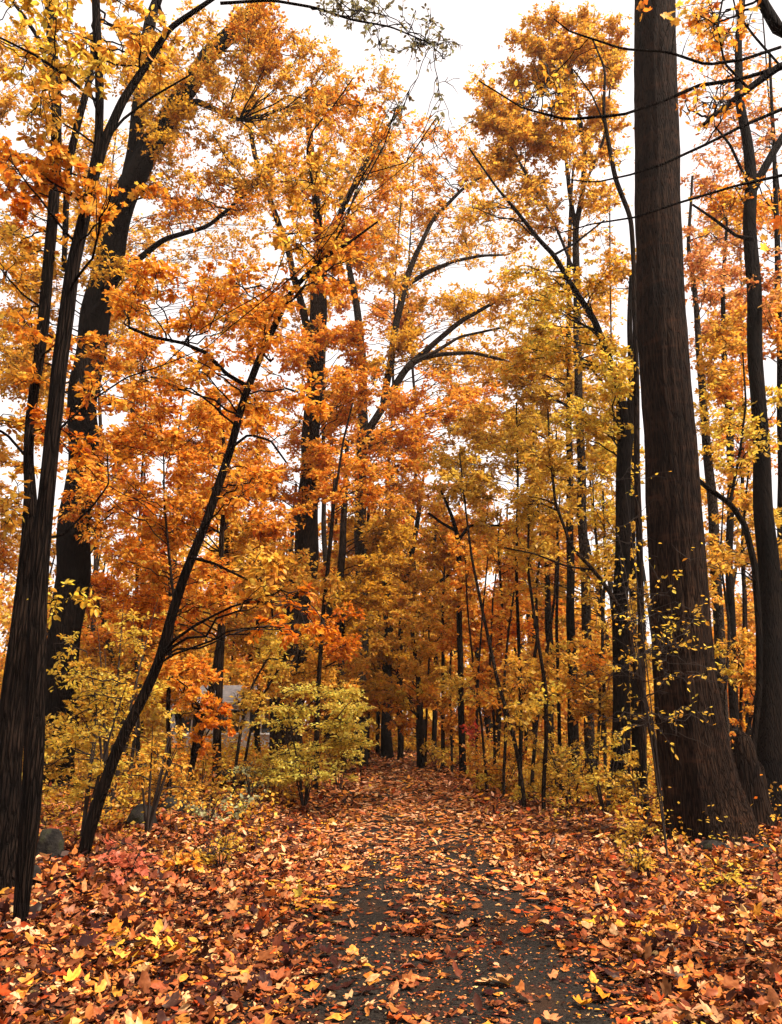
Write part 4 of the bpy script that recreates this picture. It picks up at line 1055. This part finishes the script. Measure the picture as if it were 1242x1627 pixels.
def litter():
    rng = np.random.default_rng(99)
    lv = Leaves()
    # (y0, y1, leaves per m2, kinds, size)
    bands = [(2.2, 6.5, 900, 'rhomb', .022), (2.2, 6.5, 500, 'crumple', .030), (6.5, 11, 500, 'rhomb', .032), (2.2, 6.5, 55, 'maple', .15), (2.2, 6.5, 130, 'maple', .105), (2.2, 6.5, 260, 'crumple', .095), (2.2, 6.5, 260, 'ovate', .085), (6.5, 10, 90, 'maple', .11), (6.5, 10, 170, 'crumple', .10), (6.5, 10, 280, 'ovate', .095),
             (10, 16, 300, 'ovate', .115), (16, 26, 150, 'ovate', .15), (26, 42, 60, 'rhomb', .22)]
    for y0, y1, dens, kind, size in bands:
        hw = lambda y: .56 * y + 1.2
        W = hw(y1)
        n = int(dens * (y1 - y0) * 2 * W)
        x = rng.uniform(-W, W, n); y = rng.uniform(y0, y1, n)
        keep = np.abs(x) < hw(y)
        d = np.abs(x - path_center(y))
        # the worn middle of the asphalt is only partly covered near the camera
        f = np.clip((y - 6.0) / 9.0, 0, 1)
        pn = snoise(x, y * .8, 1.7, 3) * .6 + snoise(x, y, 5.0, 1) * .6 + snoise(x, y, 11.0, 4) * .3
        cov = np.clip(.20 + .66 * f + .62 * pn + 1.0 * np.clip((d - .65) / .7, 0, 1) + rng.normal(0, .08, n), .05, 1)
        cov = np.where(d < 1.4, cov, 1)
        if size < .04:
            cov = np.maximum(cov, .55)
        tracks = np.exp(-((d - .55) / .22) ** 2) * (1 - f) * .25
        cov = np.clip(cov - tracks, .03, 1)
        keep &= rng.uniform(size=n) < cov
        x, y = x[keep], y[keep]; n = len(x)
        d = np.abs(x - path_center(y))
        onp = np.clip(1 - (d - .9) / .5, 0, 1)
        z = np.where(d < 1.35, .03, ground(x, y)) + .004 + rng.uniform(0, 1, n) ** 2 * (.07 - .055 * onp)
        ax = rng.standard_normal((n, 3)); ax[:, 2] *= .35 - .2 * onp
        nn = rng.standard_normal((n, 3)) * (.36 - .2 * onp)[:, None]; nn[:, 2] = 1
        col = pick('litter', n, rng, .22)
        tan = pick('littertan', n, rng, .18)
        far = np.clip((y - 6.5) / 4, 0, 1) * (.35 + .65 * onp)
        m = rng.uniform(size=n) < .12 + far * .8  # tan leaves; their larger share up the path paints in brighter light there
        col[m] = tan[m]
        # patches of one kind of leaf drift together
        dk = snoise(x, y, 1.1, 5)
        red = (dk > .45) & (rng.uniform(size=n) < .3)
        col[red] = pick('rust', n, rng)[red] * .75
        sz = size * rng.uniform(.5, 1.3, n)
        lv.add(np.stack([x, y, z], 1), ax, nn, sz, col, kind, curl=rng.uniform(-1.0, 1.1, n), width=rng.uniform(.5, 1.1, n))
    # leaves drifted against the feet of the near trunks and stones
    for px, py, Y, r, h in [(1124, 1322, 10.6, .72, .22), (31, 1500, 5.9, .16, .07), (4, 1425, 7.0, .32, .12), (127, 1392, 8.4, .14, .07), (1222, 1270, 12.6, .45, .15),
                            (84, 1262, 16.5, .6, .18), (224, 1345, rowY(1345), .26, .10), (278, 1312, rowY(1312), .30, .10), (70, 1408, rowY(1408), .22, .12),
                            (1140, 1362, rowY(1362), .34, .08), (6, 1432, rowY(1432), .22, .1), (988, 1245, 14, .3, .12), (452, 1195, 22, .6, .2)]:
        c = at(px, py, Y)
        n = int(900 * (r + .3))
        a = rng.uniform(0, 6.283, n); q = rng.exponential(.16 + .25 * r, n)
        x = c[0] + (r * .85 + q) * np.cos(a); y = Y + (r * .85 + q) * np.sin(a)
        z = ground(x, y) + h * np.exp(-q / (.18 + .2 * r)) * rng.uniform(0, 1, n)
        nn = rng.standard_normal((n, 3)) * .5 + np.stack([np.cos(a) * .5, np.sin(a) * .5, np.ones(n)], 1)
        lv.add(np.stack([x, y, z], 1), rng.standard_normal((n, 3)) * [1, 1, .4], nn, .10 * rng.uniform(.5, 1.3, n) * (1 if Y < 13 else 1.4), pick('litter', n, rng, .22), 'ovate',
               curl=rng.uniform(-1, 1, n), width=rng.uniform(.7, 1.3, n))
    st = Tubes()
    n = 420
    y = rng.uniform(4.2, 15, n); x = rng.uniform(-1, 1, n) * (.55 * y + .6)
    a = rng.uniform(0, 6.28, n); q = rng.uniform(.06, .32, n)
    z = np.where(np.abs(x - PATHX) < 1.35, .035, ground(x, y) + .05)
    P0 = np.stack([x, y, z], 1); dv = np.stack([np.cos(a) * q, np.sin(a) * q, rng.normal(0, .02, n)], 1)
    st.batch(np.stack([P0, P0 + dv + rng.normal(0, .012, (n, 3)), P0 + 2 * dv + rng.normal(0, .02, (n, 3))], 1),
             rng.uniform(.0018, .005, (n, 1)) * np.array([[1, .8, .4]]), 4)
    o = lv.build('leaf_litter', M_LITTER, twigs=st)
    tag(o, 'orange, rust and tan fallen leaves covering the ground and the track edges', 'fallen leaves', kind='stuff')


litter()


def undergrowth():
    """low seedlings and weeds nobody could count on both verges"""
    rng = np.random.default_rng(55)
    lv, tb = Leaves(), Tubes()
    n = 5200
    y = 9.5 + 48 * rng.uniform(size=n) ** 1.15
    x = rng.uniform(-1, 1, n) * (.60 * y + 1.5)
    d = np.abs(x - path_center(y))
    k = (d > 1.9 + .3 * snoise(x, y, 1.3) + rng.exponential(.25, n)) & (rng.uniform(size=n) < np.clip(.3 + (y - 9) / 14, 0, 1))
    x, y = x[k], y[k]; n = len(x)
    h = rng.uniform(.12, .55, n) * np.clip(.5 + y / 22, .5, 1.9)
    z = ground(x, y)
    B = np.stack([x, y, z - .02], 1)
    T = B + np.stack([rng.normal(0, .12, n), rng.normal(0, .12, n), h], 1)
    tb.batch(np.stack([B, (B + T) / 2 + rng.normal(0, .02, (n, 3)), T], 1), np.array([[.006, .005, .002]]).repeat(n, 0), 3)
    per = 36
    w = np.repeat(np.arange(n), per)
    t = rng.uniform(.15, 1.05, (len(w), 1))
    P = B[w] * (1 - t) + T[w] * t + rng.normal(0, 1, (len(w), 3)) * (h[w] * .32)[:, None]
    P[:, 2] = np.maximum(P[:, 2], ground(P[:, 0], P[:, 1]) + .03)
    pals = ['olive', 'brown', 'rust', 'orange', 'darkgold', 'lime', 'gold']
    pi = rng.choice(len(pals), n, p=[.2, .2, .2, .14, .14, .06, .06])
    col = np.zeros((len(w), 3))
    for i, p in enumerate(pals):
        m = pi[w] == i
        col[m] = pick(p, int(m.sum()), rng)
    sz = np.interp(y[w], [8, 14, 24, 42, 60], [.055, .075, .13, .22, .32]) * rng.uniform(.6, 1.25, len(w))
    lv.add(P, rng.normal(0, 1, (len(w), 3)) * [1, 1, .4], rng.normal(0, .6, (len(w), 3)) + [0, 0, .8], sz, col, 'rhomb')
    o = lv.build('undergrowth', M_LEAF)
    tag(o, 'low mixed seedlings and weeds over the woodland floor', 'undergrowth', kind='stuff')
    t = tb.build('undergrowth_stems', M_TWIG, o)


undergrowth()


def far_wood():
    """far-off wood that reads as one mass: leaf clumps and stems 38 to 75 m away"""
    rng = np.random.default_rng(77)
    lv, tb = Leaves(), Tubes()
    spec = []
    for i in range(1500):
        Y = rng.uniform(38, 78)
        px = rng.uniform(-330, 1560)
        # crown tops follow the skyline of the photo
        top = np.interp(px, [-300, 0, 120, 250, 420, 560, 700, 820, 900, 1000, 1100, 1242, 1500],
                        [860, 960, 900, 840, 800, 780, 780, 820, 900, 1010, 980, 930, 860])
        top = top + 40 * rng.normal()
        py = top + (1160 - top) * rng.uniform() ** .6
        spec.append((px, py, Y))
    for px, py, Y in spec:
        C = at(px, py, Y)
        R = rng.uniform(1.0, 2.0)
        C[2] = max(C[2], R * .5)
        n = 300
        g = rng.standard_normal((n, 3)); g /= np.linalg.norm(g, axis=1, keepdims=True)
        cl = rng.standard_normal((9, 3)) * R * np.array([.55, .55, .4])
        P = C + cl[rng.integers(0, 9, n)] + g * R * rng.uniform(0, .45, (n, 1))
        P[:, 2] = np.maximum(P[:, 2], .05)
        mid = 420 < px < 900
        pal = rng.choice(['rust', 'brown', 'darkgold', 'orange', 'olive', 'gold'], p=[.2, .08, .25, .15, .12, .2] if mid else [.15, .1, .15, .25, .15, .2])
        lv.add(P, rng.normal(0, 1, (n, 3)), rng.normal(0, .6, (n, 3)) + [0, 0, .7], .30 * rng.uniform(.6, 1.3, n), pick(pal, n, rng), 'rhomb')
    n = 190
    Y = rng.uniform(38, 70, n); px = rng.uniform(-300, 1540, n)
    for k in range(n):
        if 575 < px[k] < 700 and Y[k] < 50: continue
        b = at(px[k], 1180, Y[k]); b[2] = -.1
        h = rng.uniform(9, 16)
        t = b + np.array([rng.normal(0, .7), rng.normal(0, .5), h])
        r = rng.uniform(.07, .24)
        tb.batch(np.stack([b, (b + t) / 2 + rng.normal(0, .2, 3), t])[None], np.array([[r, r * .75, r * .3]]), 6)
    o = lv.build('far_wood', M_LEAF)
    tag(o, 'far-off autumn wood closing the view behind the track', 'wood', kind='stuff')
    tb.build('far_trunks', M_BARKDARK, o)


far_wood()


# ================================================================== ROCKS
def rock(label, px, py, wpx, hpx, seed, Y=None, name='boulder'):
    rng = np.random.default_rng(seed)
    Y = Y or rowY(py)
    m = mpp(py, Y)
    x = at(px, py, Y)[0]
    gz = float(ground(x, Y))
    nu, nv = 40, 24
    u = np.arange(nu) / nu * 2 * np.pi
    v = np.linspace(-1, 1, nv) * np.pi / 2
    U, Vv = np.meshgrid(u, v)
    D = np.stack([np.cos(Vv) * np.cos(U), np.cos(Vv) * np.sin(U), np.sin(Vv)], -1)
    # facets: clip the ball by random planes
    r = np.ones(D.shape[:2])
    for k in range(13):
        n = rng.standard_normal(3); n /= np.linalg.norm(n)
        dd = D @ n
        lim = rng.uniform(.70, .95)
        r = np.where(dd * r > lim, lim / np.maximum(dd, 1e-3), r)
    r = r * (1 + .035 * snoise(D[..., 0] * 3 + seed, D[..., 1] * 3 + D[..., 2] * 2, 1.4) + .015 * snoise(D[..., 0] * 9, D[..., 2] * 9, 1))
    P = D * r[..., None] * np.array([wpx * m / 2, wpx * m / 2 * rng.uniform(.7, 1), hpx * m * .68])
    V = P.reshape(-1, 3)
    i = np.arange(nv - 1)[:, None] * nu + np.arange(nu)[None]
    i2 = np.arange(nv - 1)[:, None] * nu + (np.arange(nu)[None] + 1) % nu
    Q = np.stack([i, i2, i2 + nu, i + nu], -1).reshape(-1, 4)
    me = mesh_from(name, V, [Q], M_ROCK, smooth=True)
    o = link(name, me, loc=(x, Y, gz + hpx * m * .30))
    o.rotation_euler.z = rng.uniform(0, 6)
    return tag(o, label, 'boulder', 'boulders')


rock('rounded grey boulder right behind the nearest left trunk', 70, 1408, 50, 62, 1)
rock('grey boulder at the left picture edge beside the nearest trunk', 6, 1432, 55, 60, 2)
rock('low grey boulder squeezed between the nearest trunk and the rounded boulder', 48, 1440, 26, 40, 9)
rock('dark boulder in the leaves right of the leaning trunk foot', 224, 1345, 62, 46, 3)
rock('dark boulder behind the first one, nearer to the track', 278, 1312, 54, 38, 4)
rock('flat topped boulder under the pale green bush', 370, 1268, 66, 34, 5)
rock('small dark stone right of the flat topped boulder', 420, 1262, 34, 18, 6)
rock('dark low boulder lying in front of the massive trunk roots', 1140, 1362, 62, 26, 7)
rock('small dark stone at the right end of the massive trunk roots', 1205, 1356, 44, 20, 8)


# broken stump right of the massive trunk
def stump():
    rng = np.random.default_rng(5)
    Y = 11.6
    b = at(1196, 1290, Y); gz = float(ground(b[0], Y))
    tb = Tubes()
    base = np.array([b[0], Y, gz])
    m = mpp(1200, Y)
    for dx, h, w in [(0, 165, 44), (14, 120, 26), (-14, 140, 24)]:
        p0 = base + [dx * m, 0, -.1]
        pts = [p0, p0 + [0, 0, h * m * .5], p0 + [rng.normal(0, .02), 0, h * m * .9], p0 + [rng.normal(0, .04), 0, h * m]]
        tb.stem(pts, [w * m * .55, w * m * .45, w * m * .3, .006], sides=22, flare=.35, rough=.09, rng=rng)
    root = thing('tree_stump', base, 'broken jagged stump between the massive trunk and the right edge trunk', 'stump')
    tb.build('wood', M_BARK, root, base)


stump()


def fallen_branch(label, a, b, w, seed, Yb=None):
    rng = np.random.default_rng(seed)
    Ya, Yb_ = rowY(a[1]), rowY(b[1])
    A = at(a[0], a[1], Ya); B = at(b[0], b[1], Yb_)
    k = 10
    P = np.linspace(A, B, k) + rng.normal(0, .03, (k, 3))
    P[:, 2] = ground(P[:, 0], P[:, 1]) + .05
    tb = Tubes()
    tb.batch(P[None], np.linspace(w, w * .3, k)[None], 7)
    for j in (3, 5, 7):
        e = P[j] + np.array([rng.normal(0, .3), rng.normal(0, .3), rng.uniform(.02, .2)])
        tb.batch(np.linspace(P[j], e, 4)[None] + rng.normal(0, .01, (1, 4, 3)), np.linspace(w * .4, .003, 4)[None], 5)
    base = P[0].copy(); base[2] = float(ground(base[0], base[1]))
    o = tb.build('fallen_branch', M_TWIG, None, base)
    o.location = tuple(base)
    tag(o, label, 'fallen branch', 'fallen branches')


fallen_branch('dark fallen branch lying on leaves near the boulders', (255, 1268), (420, 1290), .03, 1)
fallen_branch('fallen branch slanting under the brown bush on the left', (350, 1262), (470, 1228), .035, 2)


# ================================================================== PALE HOUSE FAR LEFT
def box(cx, cy, cz, sx, sy, sz):
    v = np.array([[x, y, z] for z in (-.5, .5) for y in (-.5, .5) for x in (-.5, .5)]) * [sx, sy, sz] + [cx, cy, cz]
    f = np.array([[0, 2, 3, 1], [4, 5, 7, 6], [0, 1, 5, 4], [2, 6, 7, 3], [0, 4, 6, 2], [1, 3, 7, 5]])
    return v, f


def boxes(name, lst, mat, parent):
    vs, fs, n = [], [], 0
    for b in lst:
        v, f = box(*b); vs.append(v); fs.append(f + n); n += 8
    return link(name, mesh_from(name, np.concatenate(vs), [np.concatenate(fs)], mat), parent)


def house():
    Y = 31
    c = at(358, 1150, Y)
    root = thing('house', (c[0], Y, 0), 'small pale white house mostly hidden by orange leaves, far left of the track', 'house')
    W, D, H = 4.4, 4.6, 2.1
    boxes('wall', [(0, D / 2, H / 2, W, D, H)], M_WALL, root)
    z0, z1, ov = H, H + .8, .3
    v = np.array([[-W / 2 - ov, -ov, z0 - .1], [W / 2 + ov, -ov, z0 - .1], [W / 2 + ov, D / 2, z1], [-W / 2 - ov, D / 2, z1],
                  [-W / 2 - ov, D + ov, z0 - .1], [W / 2 + ov, D + ov, z0 - .1]])
    v2 = v + [0, 0, .16]
    f = np.array([[0, 1, 2, 3], [3, 2, 5, 4]])
    allv = np.concatenate([v, v2])
    fs = np.concatenate([f[:, ::-1], f + 6, [[0, 6, 7, 1], [4, 5, 11, 10], [0, 3, 9, 6], [3, 4, 10, 9], [1, 7, 8, 2], [2, 8, 11, 5]]])
    link('roof', mesh_from('roof', allv, [fs], M_ROOF), root)
    for sx in (-W / 2, W / 2):
        g = np.array([[sx, 0.003, H], [sx, D, H], [sx, D / 2, z1 - .05]])
        link('gable', mesh_from('gable', g, [np.array([[0, 2, 1]])], M_WALL), root)
    for x in (-1.3, .1, 1.4):
        w = boxes('window', [(x, -.03, 1.7, .9, .04, 1.1)], M_DARKWIN, root)
        boxes('frame', [(x - .5, -.05, 1.7, .1, .08, 1.3), (x + .5, -.05, 1.7, .1, .08, 1.3), (x, -.05, 2.3, .9, .08, .1), (x, -.05, 1.1, .9, .08, .1), (x, -.055, 1.7, .05, .05, 1.1)], M_WALL, w)


house()

# thin warm haze, added to cream the sky and lift the shadows
hv, hf = box(0, 40, 21.5, 190, 130, 46)
hm, hnt, hout = new_mat('haze')
pv = hnt.nodes.new('ShaderNodeVolumePrincipled')
pv.inputs['Color'].default_value = (1, .93, .86, 1); pv.inputs['Density'].default_value = 0.0004
pv.inputs['Anisotropy'].default_value = 0.35
hnt.links.new(pv.outputs[0], hout.inputs['Volume'])
tag(link('haze', mesh_from('haze', hv, [hf], hm)), kind='stuff')

# ================================================================== LIGHT, SKY, CAMERA
SUN_EL, SUN_ROT = math.radians(54), math.radians(118)
world = bpy.data.worlds.new('World'); scene.world = world
world.use_nodes = True
nt = world.node_tree
for n in list(nt.nodes): nt.nodes.remove(n)
N, L = nt.nodes.new, nt.links.new
out = N('ShaderNodeOutputWorld')
bg = N('ShaderNodeBackground'); bg.inputs['Strength'].default_value = 0.12
sky = N('ShaderNodeTexSky'); sky.sky_type = 'NISHITA'; sky.sun_disc = False
sky.sun_elevation = SUN_EL; sky.sun_rotation = SUN_ROT
sky.dust_density = 4.0; sky.air_density = 1.0
tc = N('ShaderNodeTexCoord')
no = N('ShaderNodeTexNoise'); no.inputs['Scale'].default_value = 1.6; no.inputs['Detail'].default_value = 5
L(tc.outputs['Generated'], no.inputs['Vector'])
rp = N('ShaderNodeValToRGB')
rp.color_ramp.elements[0].position = .3; rp.color_ramp.elements[0].color = (.86, .78, .745, 1)
rp.color_ramp.elements[1].position = .75; rp.color_ramp.elements[1].color = (1.0, .905, .87, 1)
L(no.outputs['Fac'], rp.inputs['Fac'])
sc_ = N('ShaderNodeVectorMath'); sc_.operation = 'SCALE'; sc_.inputs['Scale'].default_value = 5.4
L(rp.outputs['Color'], sc_.inputs[0])
mx = N('ShaderNodeMixRGB'); mx.inputs['Fac'].default_value = .9      # cloud deck over the sky
L(sky.outputs[0], mx.inputs[1]); L(sc_.outputs[0], mx.inputs[2])
L(mx.outputs[0], bg.inputs['Color']); L(bg.outputs[0], out.inputs['Surface'])

sd = bpy.data.lights.new('sun', 'SUN'); sd.energy = 4.8; sd.angle = math.radians(10); sd.color = (1, .90, .78)
so = bpy.data.objects.new('sun', sd); COL.objects.link(so)
# NISHITA: rotation measured clockwise from +Y
dirv = Vector((math.sin(SUN_ROT) * math.cos(SUN_EL), math.cos(SUN_ROT) * math.cos(SUN_EL), math.sin(SUN_EL)))
so.rotation_euler = dirv.to_track_quat('Z', 'Y').to_euler()
so.location = (0, 0, 40)

cd = bpy.data.cameras.new('camera')
cd.sensor_fit = 'VERTICAL'; cd.sensor_height = 24.0; cd.lens = 24.0 * F / PH
cd.clip_start = 0.05; cd.clip_end = 3000
co = bpy.data.objects.new('camera', cd); COL.objects.link(co)
co.location = (0, 0, CAMZ); co.rotation_euler = (math.pi / 2 + PITCH, 0, 0)
scene.camera = co

scene.view_settings.view_transform = 'Standard'
scene.view_settings.look = 'None'
scene.view_settings.gamma = 1
scene.view_settings.exposure = 1.3
cy = scene.cycles
cy.max_bounces = 7; cy.diffuse_bounces = 6; cy.transmission_bounces = 5; cy.glossy_bounces = 2
cy.use_denoising = True
cy.denoiser = 'OPENIMAGEDENOISE'
print('tris/leaves objects', len(bpy.data.objects), sum(len(m.polygons) for m in bpy.data.meshes))
